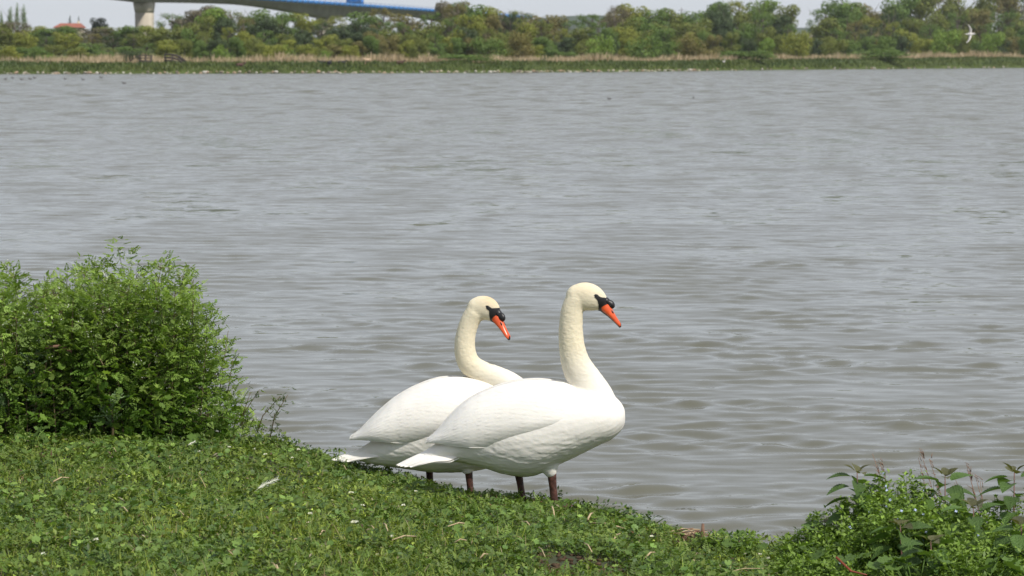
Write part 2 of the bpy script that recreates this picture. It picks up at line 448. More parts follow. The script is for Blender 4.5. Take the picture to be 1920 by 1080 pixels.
# ------------------------------------------------------------------ far trees
def crown_mesh(name, blobs, n, leaf, seed, inner=0.25, spread=0.0):
    """many small leaf-clump faces over a set of (centre, radii) blobs, unit tree height"""
    g = np.random.default_rng(seed)
    P, N_ = [], []
    vol = np.array([b[1][0] * b[1][2] for b in blobs]); cnt = np.maximum(8, (n * vol / vol.sum())).astype(int)
    for (c_, r_), k in zip(blobs, cnt):
        d = g.normal(size=(k, 3)); d /= np.linalg.norm(d, axis=1)[:, None]
        rad = np.where(g.random(k) < inner, g.uniform(0.3, 0.9, k), g.uniform(0.86, 1.1 + spread, k))[:, None]
        P.append(np.array(c_) + d * rad * np.array(r_)); N_.append(d)
    P = np.concatenate(P); N_ = np.concatenate(N_); K = len(P)
    nn = N_ + g.normal(0, 0.36, (K, 3)); nn /= np.linalg.norm(nn, axis=1)[:, None]
    t = np.cross(nn, g.normal(size=(K, 3))); t /= np.linalg.norm(t, axis=1)[:, None]
    b = np.cross(nn, t)
    s = (leaf * g.uniform(0.6, 1.5, K))[:, None]
    Vv = np.stack([P - t * s, P - b * s * 0.6, P + t * s, P + b * s * 0.6], 1).reshape(-1, 3)
    Ff = np.arange(K * 4).reshape(K, 4)
    col = np.repeat(np.clip(g.normal(1, 0.11, (K, 1)), 0.6, 1.5) * np.array([[1, 1, 1]]) + g.normal(0, 0.04, (K, 3)), 4, axis=0)
    return mesh(name, Vv, Ff, False, np.clip(col, 0.3, 1.7))
def trunk_mesh(name, h, limbs, seed, r=0.022):
    g = np.random.default_rng(seed)
    parts = [tube([(0, 0, -0.06), (0.005, 0, h * 0.4), (-0.01, 0.005, h)], [r * 1.3, r, r * 0.45], 6)]
    for i in range(limbs):
        z0 = g.uniform(0.25, 0.8) * h; a = g.uniform(0, 6.28); ln = g.uniform(0.15, 0.34)
        parts.append(tube([(0, 0, z0), (math.cos(a) * ln * .5, math.sin(a) * ln * .5, z0 + ln * .45), (math.cos(a) * ln, math.sin(a) * ln, z0 + ln * 1.1)], [r * .5, r * .3, r * .1], 4))
    return mesh(name, *cat_parts(parts))
def round_blobs(seed, nb=20, rx=0.34, z0=0.24, z1=0.9, br=(0.1, 0.17)):
    g = np.random.default_rng(seed); out = []
    for i in range(nb):
        z = g.uniform(z0, z1); f = math.sqrt(max(0.05, 1 - ((z - (z0 * .4 + z1 * .5) / .9) / (0.62 * (z1 - z0) + .08)) ** 2))
        a = g.uniform(0, 6.28); rr = rx * f * math.sqrt(g.uniform(0.05, 1)); b = g.uniform(*br)
        out.append(((rr * math.cos(a), rr * math.sin(a), z), (b, b, b * g.uniform(.65, .95))))
    return out
TR = {}
for i in range(5):
    TR['broad', i] = (crown_mesh('broad_crown', round_blobs(20 + i, 21, 0.31, 0.15, 0.88, (0.12, 0.20)), 4600, 0.022, 30 + i), trunk_mesh('trunk', 0.85, 9, 40 + i))
for i in range(3):
    TR['airy', i] = (crown_mesh('airy_crown', round_blobs(50 + i, 30, 0.33, 0.3, 0.94, (0.05, 0.1)), 2400, 0.014, 60 + i, 0.5, 0.35), trunk_mesh('trunk', 0.95, 22, 70 + i, 0.017))
for i in range(2):
    TR['poplar', i] = (crown_mesh('poplar_crown', [((math.sin(k * 2.4) * .03, math.cos(k * 2.4) * .03, 0.12 + k * 0.06), (0.10 * math.sin(0.5 + k * .16), 0.10 * math.sin(0.5 + k * .16), 0.10)) for k in range(15)], 1500, 0.014, 80 + i), trunk_mesh('trunk', 0.9, 6, 82 + i, 0.014))
TR['conifer', 0] = (crown_mesh('conifer_crown', [((math.sin(k * 2.1) * .02, math.cos(k * 2.1) * .02, 0.1 + k * 0.062), (0.30 * (1 - k / 15) + .02, 0.30 * (1 - k / 15) + .02, 0.045)) for k in range(15)], 1600, 0.016, 90), trunk_mesh('trunk', 0.97, 4, 91, 0.016))
for i in range(3):
    TR['shrub', i] = (crown_mesh('shrub_crown', round_blobs(100 + i, 24, 0.42, 0.08, 0.82, (0.14, 0.22)), 3000, 0.025, 110 + i), trunk_mesh('trunk', 0.5, 8, 120 + i, 0.02))
def crown_mat(name, c): return leaf_mat(name, 0.22, 0.7, c)
MC = {'yellow': crown_mat('yellow_green_foliage', (0.22, 0.24, 0.036)), 'olive': crown_mat('olive_foliage', (0.155, 0.18, 0.034)),
      'brown': crown_mat('budding_brown_foliage', (0.18, 0.16, 0.048)), 'green': crown_mat('mid_green_foliage', (0.115, 0.18, 0.035)),
      'dark': crown_mat('dark_green_foliage', (0.06, 0.09, 0.033)), 'fresh': crown_mat('fresh_green_foliage', (0.17, 0.255, 0.038)),
      'pine': crown_mat('dark_needle_foliage', (0.022, 0.034, 0.02)), 'grey': crown_mat('grey_twig_foliage', (0.16, 0.14, 0.09))}
def tree(name, form, idx, colr, px, ytop, wpx, d, label, group=None, depth=None):
    b = far_pt(px, d)
    ztop = z_for(ytop, b.y)
    h = max(1.0, ztop - b.z + 0.15)
    w = wpx / FPX * b.y
    root = empty(name, (b.x, b.y, b.z - 0.15), label, 'shrub' if 'shrub' in name or 'bush' in name else 'tree', group, random.uniform(0, 6.28))
    unit = {'broad': 0.9, 'airy': 0.8, 'poplar': 0.24, 'conifer': 0.6, 'shrub': 1.1}[form]
    s = (w / unit, (depth or w) / unit, h)
    if depth: root.rotation_euler = (0, 0, 0)
    cm, tm = TR[form, idx]
    k = obj('crown', cm, MC[colr], root); t = obj('trunk', tm, M_bark, root)
    k.scale = s; t.scale = (min(s[0], s[1]), min(s[0], s[1]), h)
    return root
SKY_X = [-60, 0, 60, 115, 200, 240, 300, 330, 365, 405, 450, 500, 560, 620, 680, 740, 780, 810, 860, 900, 950, 1000, 1060, 1100, 1130, 1170, 1210, 1260, 1300, 1340, 1370, 1420, 1470, 1498, 1518, 1540, 1600, 1645, 1670, 1720, 1800, 1860, 1920, 2000]
SKY_Y = [42, 44, 50, 58, 52, 54, 48, 30, 24, 20, 22, 26, 30, 36, 22, 22, 30, 28, 5, 12, 18, 28, 40, 38, 15, 12, 16, 28, 22, 8, 3, 0, 8, 44, 62, 20, 8, 20, -6, -16, -14, -16, -20, -22]
LAB = {'yellow': 'yellow-green tree in the wood across the lake', 'olive': 'olive tree in the wood across the lake', 'brown': 'brownish budding tree in the wood across the lake',
       'green': 'mid-green leafy tree in the wood across the lake', 'dark': 'dark green tree in the wood across the lake', 'fresh': 'fresh bright green tree in the wood across the lake', 'grey': 'grey half-bare tree in the wood across the lake'}
tg = random.Random(21)
def wood_row(d, step, dy, wr_, forms, pal, jit, ymin=None, rank=''):
    x = -70.0
    while x < 2000:
        yt = np.interp(x, SKY_X, SKY_Y) + dy + tg.uniform(-jit, jit)
        if ymin is not None: yt = max(yt, ymin + tg.uniform(-9, 9))
        if not (1496 < x < 1528 and d > 100):
            f = tg.choice(forms); cl = tg.choice(pal); i = tg.randrange(5 if f == 'broad' else 3)
            tree('broadleaf_tree' if f != 'airy' else 'half_bare_tree', f, i, cl, x, yt, tg.uniform(*wr_) * (1.15 if f == 'broad' else 1), d + tg.uniform(-9, 9), LAB[cl].replace('in the wood across the lake', rank) + (', sparse crown' if f == 'airy' else ''), 'far wood, ' + rank + ', ' + cl + ', ' + f)
        x += step * tg.uniform(0.75, 1.25)
wood_row(150, 38, -4, (58, 90), ['broad', 'broad', 'airy'], ['olive', 'olive', 'brown', 'green', 'green', 'yellow', 'grey'], 4, rank='of the far wood reaching the skyline')
wood_row(112, 38, 11, (48, 72), ['broad', 'broad', 'airy'], ['olive', 'yellow', 'green', 'green', 'olive', 'dark', 'brown'], 8, 24, rank='of the far wood just below the skyline ones')
wood_row(78, 34, 34, (38, 60), ['broad', 'broad', 'airy'], ['olive', 'dark', 'brown', 'green', 'yellow', 'green', 'olive'], 8, 46, rank='in the middle depth of the far wood')
wood_row(50, 32, 50, (30, 48), ['broad', 'broad', 'broad'], ['olive', 'dark', 'green', 'brown', 'yellow', 'green', 'fresh'], 7, 64, rank='of the far wood rooted behind the reed-edge shrubs')
# trees and shrubs one can single out
for k_, (px, yt, w) in enumerate([(4, 22, 14), (14, 24, 9), (30, 16, 15), (43, 10, 11), (55, 12, 14)]):
    tree('poplar_tree', 'poplar', k_ % 2, 'green', px, yt, w, 170, 'slim upright poplar in the row beyond the red roof', 'poplars in a row')
for px, yt, w in ((141, 29, 15), (157, 30, 12)):
    tree('conifer_tree', 'conifer', 0, 'pine', px, yt, w, 235, 'small dark conifer rising behind the red roof', 'conifers by the red roof')
tree('dark_tree', 'broad', 2, 'pine', 192, 32, 45, 165, 'wide blackish evergreen beside the red roof')
tree('leafy_tree', 'broad', 1, 'fresh', 405, 17, 80, 120, 'large bright green tree standing out under the viaduct')
tree('domed_tree', 'broad', 3, 'green', 1572, -3, 105, 125, 'big domed dark green tree between two skyline gaps')
tree('crown_tree', 'airy', 1, 'grey', 1150, 12, 62, 140, 'loose pale tree with sky showing through, higher than its neighbours')
tree('bare_tree', 'airy', 0, 'brown', 860, 2, 70, 130, 'tall half-bare tree just past the end of the viaduct')
tree('evergreen_tree', 'broad', 4, 'dark', 1352, 6, 40, 120, 'narrow dark evergreen jutting from the skyline near the mast')
tree('pale_tree', 'airy', 2, 'fresh', 1425, -2, 70, 125, 'tall airy light green tree bordering the skyline gap')
for px, yt, w, cl, lb in ((30, 82, 54, 'yellow', 'yellow-green rounded shrub at the reeds below the poplars'),
                          (76, 83, 38, 'green', 'small green shrub at the reeds below the red roof'),
                          (160, 84, 66, 'olive', 'wide olive shrub at the reeds between small green shrub and wooden steps'),
                          (425, 82, 50, 'fresh', 'bright green rounded shrub at the reeds next to the wooden walkway'),
                          (520, 80, 62, 'yellow', 'yellow-green shrub touching a light green shrub before the wood'),
                          (545, 82, 48, 'fresh', 'light green shrub close against a yellow-green shrub'),
                          (660, 80, 46, 'yellow', 'mustard shrub above the resting cattle'),
                          (612, 92, 30, 'fresh', 'low light shrub above the black cattle'),
                          (915, 68, 70, 'green', 'mid-green shrub rising behind the long low hedge'),
                          (975, 56, 62, 'brown', 'round brownish shrub beside the long low hedge'),
                          (1122, 60, 72, 'fresh', 'bright green ball-shaped shrub on the reed edge'),
                          (1205, 62, 78, 'green', 'mid-green ball-shaped shrub on the reed edge'),
                          (1300, 58, 85, 'brown', 'broad brownish shrub near the oval thicket'),
                          (1488, 56, 62, 'yellow', 'yellow-green shrub below the skyline gap'),
                          (1560, 72, 60, 'olive', 'olive shrub at the foot of the domed tree'),
                          (1650, 62, 56, 'green', 'green shrub beside the domed tree, farther along than its foot'),
                          (1765, 54, 72, 'fresh', 'fresh green shrub behind the flying gull, wider of the two there'),
                          (1850, 58, 56, 'fresh', 'fresh green shrub behind the flying gull, narrower of the two there'),
                          (1915, 60, 40, 'green', 'green shrub at the reeds beyond the gull')):
    tree('rounded_shrub', 'shrub', tg.randrange(3), cl, px, yt, w, 24, lb)
tree('round_bush', 'shrub', 1, 'dark', 254, 90, 42, 14, 'dark round bush beside the wooden steps')
tree('low_hedge', 'shrub', 0, 'green', 872, 101, 145, 8.5, 'long low green hedge on the levee', depth=5)
tree('oval_thicket_bush', 'shrub', 1, 'green', 1394, 93, 138, 8.5, 'oval dark green thicket on the levee, reeds on both sides', depth=6)
tree('mounded_bush', 'shrub', 2, 'green', 1625, 90, 165, 8.5, 'long mounded green bush in front of the domed tree', depth=6)
tree('tiny_bush', 'shrub', 2, 'dark', 573, 103, 12, 14, 'tiny dark bush in the reeds')
tree('small_reed_bush', 'shrub', 0, 'dark', 1018, 107, 16, 12, 'small dark bush in the reeds beside the low hedge')

# ------------------------------------------------------------------ viaduct, lorry, houses, mast
M_conc = plain('concrete', (0.30, 0.28, 0.25), 0.85, 0.18, 0.25)
M_pier = plain('pale_concrete', (0.46, 0.41, 0.33), 0.85, 0.15, 0.3)
M_blue = plain('blue_paint', (0.03, 0.16, 0.42), 0.5, 0.15, 0.3)
M_lblue = plain('lorry_blue', (0.015, 0.17, 0.55), 0.4)
A = at(270, -15.5, 690); B = at(800, 20.5, 880)
Bd = (B - A); L_ = Vector((Bd.x, Bd.y, 0)).length; bang = math.atan2(Bd.y, Bd.x); slope = Bd.z / L_
via = empty('viaduct', (A.x, A.y, 0), 'long grey concrete viaduct with blue parapets above the trees', 'bridge', rz=bang)
def deck_z(s): return A.z + slope * s
SP = min(np.linspace(40, 240, 800), key=lambda q: abs(960 + (A.x + math.cos(bang) * q) / (A.y + math.sin(bang) * q) * FPX - 612))   # span to the second pier
piers = [-SP, 0, SP, 2 * SP]
S = np.linspace(-130, 300, 87)
def depth_at(s):
    k = min(range(len(piers)), key=lambda q: abs(s - piers[q]))
    return 2.0 + (1.2, 1.2, 3.1, 3.1)[k] * max(0, 1 - abs(s - piers[k]) / (SP / 2)) ** 1.5
V, F = [], []
for s in S:
    z = deck_z(s); dp = depth_at(s)
    for y_, zz in ((-6, z - 0.2), (6, z - 0.2), (6, z - 0.7), (3.2, z - 1.1), (2.9, z - dp), (-2.9, z - dp), (-3.2, z - 1.1), (-6, z - 0.7)):
        V.append((s, y_, zz))
for i in range(len(S) - 1):
    for j in range(8):
        a, b = i * 8 + j, i * 8 + (j + 1) % 8
        F.append([a, b, b + 8, a + 8])
obj('girder', mesh('girder', np.array(V), np.array(F), False), M_conc, via)
for s in piers[1:]:
    z1 = deck_z(s) - depth_at(s) + 0.05
    parts = [box(s - 1.7, s + 1.7, -2.3, 2.3, -1, z1 - 3.2)]
    Vc = np.array([(s - 1.7, -2.3, z1 - 3.2), (s + 1.7, -2.3, z1 - 3.2), (s + 1.7, 2.3, z1 - 3.2), (s - 1.7, 2.3, z1 - 3.2), (s - 2.0, -2.7, z1), (s + 2.0, -2.7, z1), (s + 2.0, 2.7, z1), (s - 2.0, 2.7, z1)], float)
    parts.append((Vc, np.array([[0, 1, 5, 4], [1, 2, 6, 5], [2, 3, 7, 6], [3, 0, 4, 7], [4, 5, 6, 7], [0, 3, 2, 1]])))
    obj('pier', mesh('pier', *cat_parts(parts), False), M_pier, via)
for sgn in (-1, 1):
    parts = []
    for a0 in range(-128, 300, 4):
        z = deck_z(a0)
        Vb, Fb = box(a0, a0 + 3.9, sgn * 6.0 - .06, sgn * 6.0 + .06, -0.62, 0.55); Vb[:, 2] += z + slope * (Vb[:, 0] - a0); parts.append((Vb, Fb))
    o = obj('parapet', mesh('parapet', *cat_parts(parts), False), M_blue, via); o['kind'] = 'stuff'
    hand = obj('handrail', mesh('handrail', *tube([(s, sgn * 6.0, deck_z(s) + 1.05) for s in (-128, 86, 300)], 0.07, 6)), M_blue, via)
    parts = [tube([(s, sgn * 6.0, deck_z(s) + .5), (s, sgn * 6.0, deck_z(s) + 1.05)], 0.05, 4) for s in range(-128, 300, 4)]
    o = obj('rail_posts', mesh('rail_posts', *cat_parts(parts)), M_blue, via); o['kind'] = 'stuff'
# lorry on the deck
ls = None
best = 1e9
for s in np.linspace(40, 240, 400):
    p_ = Vector((A.x + math.cos(bang) * s, A.y + math.sin(bang) * s, 0)); pxs = 960 + p_.x / p_.y * FPX
    if abs(pxs - 654) < best: best, ls = abs(pxs - 654), s
lp = (A.x + math.cos(bang) * ls + math.sin(bang) * 3, A.y + math.sin(bang) * ls - math.cos(bang) * 3, deck_z(ls) - 0.2)
lor = empty('lorry', lp, 'blue lorry driving over the viaduct', 'truck', rz=bang)
obj('cargo_box', mesh('cargo_box', *box(-4.5, 2.4, -1.25, 1.25, 1.1, 3.9), False), M_lblue, lor)
cab = obj('cab', mesh('cab', *cat_parts([box(2.6, 4.6, -1.2, 1.2, 0.8, 2.4), box(2.6, 4.2, -1.15, 1.15, 2.4, 3.3)]), False), M_lblue, lor)
obj('windscreen', mesh('windscreen', *box(4.19, 4.23, -1.0, 1.0, 2.45, 3.15), False), M_black, lor)
obj('chassis', mesh('chassis', *box(-4.4, 4.4, -0.5, 0.5, 0.75, 1.1), False), M_black, lor)
for wx in (-3.4, -2.2, 3.4):
    for wy in (-1.05, 1.05):
        V, F = tube([(wx, wy - .15, 0.5), (wx, wy + .15, 0.5)], 0.5, 12); obj('wheel', mesh('wheel', V, F), M_black, lor)
M_roof = plain('red_tiles', (0.30, 0.10, 0.065), 0.8, 0.2, 2)
M_wall = plain('cream_render', (0.58, 0.5, 0.38), 0.85, 0.1, 1)
M_glass = plain('window_glass', (0.03, 0.035, 0.04), 0.1)
def house(px, ytop, d, wpx, label, rz=0.0):
    b = far_pt(px, d); zt = z_for(ytop, b.y); w = wpx / FPX * b.y; hr = 0.18 * w
    hz = zt - b.z
    h = empty('house', (b.x, b.y, b.z), label, 'house', rz=rz)
    obj('wall', mesh('wall', *box(-w / 2, w / 2, -3.5, 3.5, -1, hz - hr), False), M_wall, h)
    e = hz - hr
    V = np.array([(-w / 2 - .4, -4, e), (w / 2 + .4, -4, e), (w / 2 + .4, 4, e), (-w / 2 - .4, 4, e), (-w / 2 + .8, 0, hz), (w / 2 - .2, 0, hz)], float)
    obj('roof', mesh('roof', V, [[0, 1, 5, 4], [2, 3, 4, 5], [3, 0, 4], [1, 2, 5], [0, 3, 2, 1]], False), M_roof, h)
    obj('chimney', mesh('chimney', *box(w / 2 - 1.1, w / 2 - .6, -.3, .3, e + .6, hz + .5), False), M_wall, h)
    for q in (-0.28, 0.05, 0.3):
        obj('window', mesh('window', *box(q * w - .45, q * w + .45, -3.53, -3.4, e - 1.9, e - .7), False), M_glass, h)
house(140, 43.5, 215, 46, 'house with a low red tiled roof among the far trees')
house(1521, 58, 190, 14, 'small pinkish house glimpsed in the skyline gap')
mp = far_pt(1274, 170)
zt = z_for(14, mp.y)
mast = empty('mast', mp, 'thin pole with crossbar sticking up above the far trees', 'mast')
obj('pole', mesh('pole', *tube([(0, 0, -.5), (0, 0, zt - mp.z)], [0.16, 0.09], 6)), M_bark, mast)
obj('crossbar', mesh('crossbar', *tube([(-.9, 0, zt - mp.z - .8), (.9, 0, zt - mp.z - .8)], 0.07, 6)), M_bark, mast)

# ------------------------------------------------------------------ footbridge pieces and animals on the levee
M_wood = plain('weathered_wood', (0.05, 0.04, 0.032), 0.85, 0.3, 2)
def P(V, F, name, par, mat=M_wood): return obj(name, mesh(name, V, F, False), mat, par)
b = far_pt(334, 7.5); sc_ = b.y / FPX
fb = empty('footbridge', b, 'wooden walkway with handrails sloping down towards the water', 'footbridge')
xs_ = [-18 * sc_, -4 * sc_, 8 * sc_, 20 * sc_]; zs_ = [0.45, 0.45, 0.15, -0.65]
for y_ in (-0.55, 0.55):
    for q in range(4): P(*box(xs_[q] - .07, xs_[q] + .07, y_ - .07, y_ + .07, zs_[q] - 1.2, zs_[q] + 1.15), 'post', fb)
    for hgt in (1.08, 0.58, 0.1):
        P(*tube([(xs_[q], y_ - .08, zs_[q] + hgt) for q in range(4)], [(.06, .15)] * 4, 4), 'rail', fb)
for q in range(14):
    t = q / 13 * 3; i = min(2, int(t)); f = t - i
    x_ = xs_[i] * (1 - f) + xs_[i + 1] * f; z_ = zs_[i] * (1 - f) + zs_[i + 1] * f
    P(*box(x_ - .1, x_ + .1, -.6, .6, z_ - .05, z_ + .01), 'plank', fb)
b = far_pt(280, 8.5)
fb = empty('sluice_platform', b, 'dark wooden platform with plank panel and steps beside a round bush', 'platform')
for x_ in (-.9, 0, .9):
    for y_ in (-.6, .6): P(*box(x_ - .07, x_ + .07, y_ - .07, y_ + .07, -.8, 1.45), 'post', fb)
for z_ in (1.4, 1.0, .55):
    P(*box(-.95, .95, -.75, -.68, z_ - .08, z_ + .08), 'rail', fb)
for q in range(5): P(*box(-.95, .95, -.82, -.76, -.3 + q * .17, -.16 + q * .17), 'panel_board', fb)
for q in range(4): P(*box(-1.3 - q * .35, -.95 - q * .35, -.5, .5, .1 - q * .2, .18 - q * .2), 'step', fb)
P(*tube([(-.9, -.7, 1.4), (-2.4, -.7, .5)], 0.07, 4), 'handrail', fb)

def animal(px, py, face, colr, label, lying=True, s=1.0):
    b = far_pt(px, 3.2); b.z = float(far_z(b.x, 3.2)) if py > 125 else float(far_z(b.x, 5.5))
    if py <= 125: b = far_pt(px, 5.5)
    zb = 0.0 if lying else 0.42
    parts = [ellipsoid((0, 0, zb + .3), (.58, .28, .3)), ellipsoid((.42, 0, zb + .36), (.26, .22, .26)), ellipsoid((-.42, 0, zb + .34), (.24, .24, .25)),
             tube([(.5, 0, zb + .4), (.72, 0, zb + .6), (.8, 0, zb + .66)], [.17, .12, .11], 8), ellipsoid((.88, 0, zb + .62), (.19, .10, .10), rot=rot_y(.5))]
    for sy in (-1, 1):
        parts.append(tube([(.78, sy * .08, zb + .7), (.76, sy * .2, zb + .73)], [.05, .03], 6))
        for x_ in (.38, -.42):
            if lying: parts.append(tube([(x_, sy * .2, .16), (x_ + .12, sy * .34, .08), (x_ - .14, sy * .36, .05)], [.1, .06, .045], 6))
            else: parts.append(tube([(x_, sy * .15, zb + .25), (x_ + (.03 if x_ < 0 else 0), sy * .15, .28), (x_, sy * .15, -.06)], [.1, .06, .05], 6))
    parts.append(tube([(-.62, 0, zb + .45), (-.68, 0, zb + .2)], [.035, .03], 6))
    V, F = cat_parts(parts)
    me = remesh(V * s, F, 0.035, 2)
    root = obj('calf', me, colr); root.location = b; root.rotation_euler = (0, 0, face)
    tag(root, label, 'cow')
M_cblk = plain('black_coat', (0.012, 0.012, 0.015), 0.7); M_ccrm = plain('cream_coat', (0.5, 0.36, 0.23), 0.8, 0.15, 4); M_cred = plain('brown_coat', (0.07, 0.03, 0.02), 0.75, .3, 5)
animal(608, 122, 3.0, M_cblk, 'black calf lying on the crest, farthest from the cream calf')
animal(621, 129, 1.2, M_cblk, 'black calf standing lower down the slope near the water', False, .9)
animal(644, 122, 0.2, M_cblk, 'black calf lying on the crest, nearer the cream calf')
animal(692, 123, 3.1, M_ccrm, 'cream calf standing on the levee', False, .95)
animal(752, 123, 0.0, M_cred, 'dark brown calf lying in the grass near the low hedge')
animal(455, 127, 0.3, M_cred, 'reddish dark calf lying near the wooden walkway', True, .95)

# small birds on the water and an egret
M_duck = plain('duck_plumage', (0.05, 0.04, 0.035), 0.7, .4, 20)
duck = remesh(*cat_parts([ellipsoid((0, 0, .05), (.19, .10, .085)), tube([(.13, 0, .08), (.17, 0, .15), (.19, 0, .19)], [.045, .035, .035], 8), ellipsoid((.2, 0, .2), (.05, .035, .037)), tube([(.23, 0, .195), (.29, 0, .18)], [(.02, .014), (.018, .006)], 6), tube([(-.14, 0, .07), (-.26, 0, .11)], [(.05, .03), (.03, .008)], 6)]), .012, 2)
for px, py in ((1143, 186), (1300, 184), (10, 149), (24, 147), (41, 150), (57, 149), (65, 147), (122, 149), (156, 150), (233, 157), (190, 146)):
    a_, b_ = ray(px, py); Y = -CAM_Z / b_
    o = obj('duck', duck, M_duck, None, (a_ * Y, Y, -0.015)); o.rotation_euler = (0, 0, random.uniform(0, 6.28))
    far_ = py < 170
    if not far_: o.scale = (.62, .62, .62)
    tag(o, 'tiny dark duck near the stony shore' if far_ else 'small dark duck alone on open water', 'duck', 'ducks by the far stones' if far_ else 'ducks on open water')
M_gull = plain('gull_white', (0.74, 0.70, 0.68), 0.7, .08, 20)
eg = far_pt(1353, 3.0)
g_ = remesh(*cat_parts([ellipsoid((0, 0, .5), (.26, .12, .14), rot=rot_y(.5)), tube([(.16, 0, .58), (.24, 0, .75), (.16, 0, .88), (.2, 0, 1.0)], [.06, .04, .032, .032], 8), ellipsoid((.23, 0, 1.01), (.06, .035, .037)), tube([(.27, 0, 1.01), (.4, 0, .99)], [.02, .006], 6), tube([(0, .04, .42), (.03, .04, .2), (0, .04, -.05)], .016, 6), tube([(0, -.04, .42), (.03, -.04, .2), (0, -.04, -.05)], .016, 6)]), .014, 2)
o = obj('egret', g_, M_gull, None, eg); tag(o, 'white egret standing in front of the oval thicket', 'bird')

# gull in flight, banking
gp = at(1816, 63, 130)
gl = empty('gull', gp, 'white gull flying with wings raised and lowered before the trees', 'bird')
bd = remesh(*cat_parts([ellipsoid((0, 0, 0), (.2, .075, .075)), ellipsoid((.2, 0, .02), (.065, .045, .05)), tube([(-.12, 0, 0), (-.3, 0, 0)], [(.05, .04), (.09, .01)], 8), tube([(.25, 0, .015), (.31, 0, .0)], [.016, .006], 6)]), .012, 3)
o = obj('body', bd, M_gull, gl); o.location = (.1, 0, -.03); o.rotation_euler = (0, 0, R(-15))
for sgn in (1, -1):
    wpts = []
    for t in np.linspace(0, 1, 9):
        span = .58 * t; swp = .05 * math.sin(t * 3.1) - .18 * t ** 2 - (.02 if sgn > 0 else .05) * t
        ch = .15 * (1 - t) ** .5 + .02
        wpts.append((t, span, swp, ch))
    V, F = [], []
    for t, sp_, sw, ch in wpts:
        zc = sgn * sp_ * .92; yc = -.35 * sp_
        for (dx, th) in ((ch * .5, 0), (ch * .2, .014 * (1 - t) + .003), (-ch * .5, 0), (ch * .2, -.014 * (1 - t) - .003)):
            V.append((sw + dx + .08, yc + th, zc))
    for i in range(8):
        for j in range(4):
            a_, b_ = i * 4 + j, i * 4 + (j + 1) % 4; F.append([a_, b_, b_ + 4, a_ + 4])
    obj('wing', mesh('wing', np.array(V), np.array(F)), M_gull, gl)

# ------------------------------------------------------------------ swans
def swan_mat():
    m, n, l, p = material('swan_plumage')
    p.inputs['Roughness'].default_value = 0.75
    p.inputs['Specular IOR Level'].default_value = 0.15
    p.inputs['Subsurface Weight'].default_value = 0.12
    p.inputs['Subsurface Radius'].default_value = (0.02, 0.015, 0.01)
    a = n.new('ShaderNodeAttribute'); a.attribute_name = 'cream'
    a2 = n.new('ShaderNodeAttribute'); a2.attribute_name = 'buff'
    m1 = n.new('ShaderNodeMix'); m1.data_type = 'RGBA'; m1.inputs[6].default_value = (0.82, 0.79, 0.735, 1); m1.inputs[7].default_value = (0.76, 0.685, 0.51, 1)
    m2 = n.new('ShaderNodeMix'); m2.data_type = 'RGBA'; m2.inputs[7].default_value = (0.66, 0.48, 0.29, 1)
    l.new(a.outputs['Fac'], m1.inputs[0]); l.new(a2.outputs['Fac'], m2.inputs[0]); l.new(m1.outputs[2], m2.inputs[6])
    tc = n.new('ShaderNodeTexCoord'); t = n.new('ShaderNodeTexNoise'); t.inputs['Scale'].default_value = 95; t.inputs['Detail'].default_value = 4
    mp_ = n.new('ShaderNodeMapping'); mp_.inputs['Scale'].default_value = (0.55, 1, 1); mp_.inputs['Rotation'].default_value = (0, 0.5, 0)
    l.new(tc.outputs['Object'], mp_.inputs[0]); l.new(mp_.outputs[0], t.inputs['Vector'])
    t3 = n.new('ShaderNodeTexNoise'); t3.inputs['Scale'].default_value = 9; t3.inputs['Detail'].default_value = 5; l.new(mp_.outputs[0], t3.inputs['Vector'])
    r = n.new('ShaderNodeMapRange'); r.inputs[1].default_value = .3; r.inputs[2].default_value = .7; r.inputs[3].default_value = .93; r.inputs[4].default_value = 1.03
    l.new(t3.outputs[0], r.inputs[0])
    mx = n.new('ShaderNodeMix'); mx.data_type = 'RGBA'; mx.blend_type = 'MULTIPLY'; mx.inputs[0].default_value = 1
    l.new(m2.outputs[2], mx.inputs[6]); l.new(r.outputs[0], mx.inputs[7]); l.new(mx.outputs[2], p.inputs['Base Color'])
    b = n.new('ShaderNodeBump'); b.inputs['Distance'].default_value = 0.004
    st = n.new('ShaderNodeMath'); st.operation = 'MULTIPLY_ADD'; st.inputs[1].default_value = 0.35; st.inputs[2].default_value = 0.22
    l.new(a.outputs['Fac'], st.inputs[0]); l.new(st.outputs[0], b.inputs['Strength'])
    l.new(t.outputs[0], b.inputs['Height']); l.new(b.outputs[0], p.inputs['Normal'])
    return m
M_swan = swan_mat()
M_wing = plain('wing_feather', (0.82, 0.79, 0.735), 0.7, 0.05, 14, 0.0015, 0.15)
M_bill = plain('orange_bill', (0.70, 0.105, 0.03), 0.28, 0.12, 30)
M_leg = plain('swan_leg', (0.075, 0.03, 0.022), 0.5, 0.6, 55, 0.006)

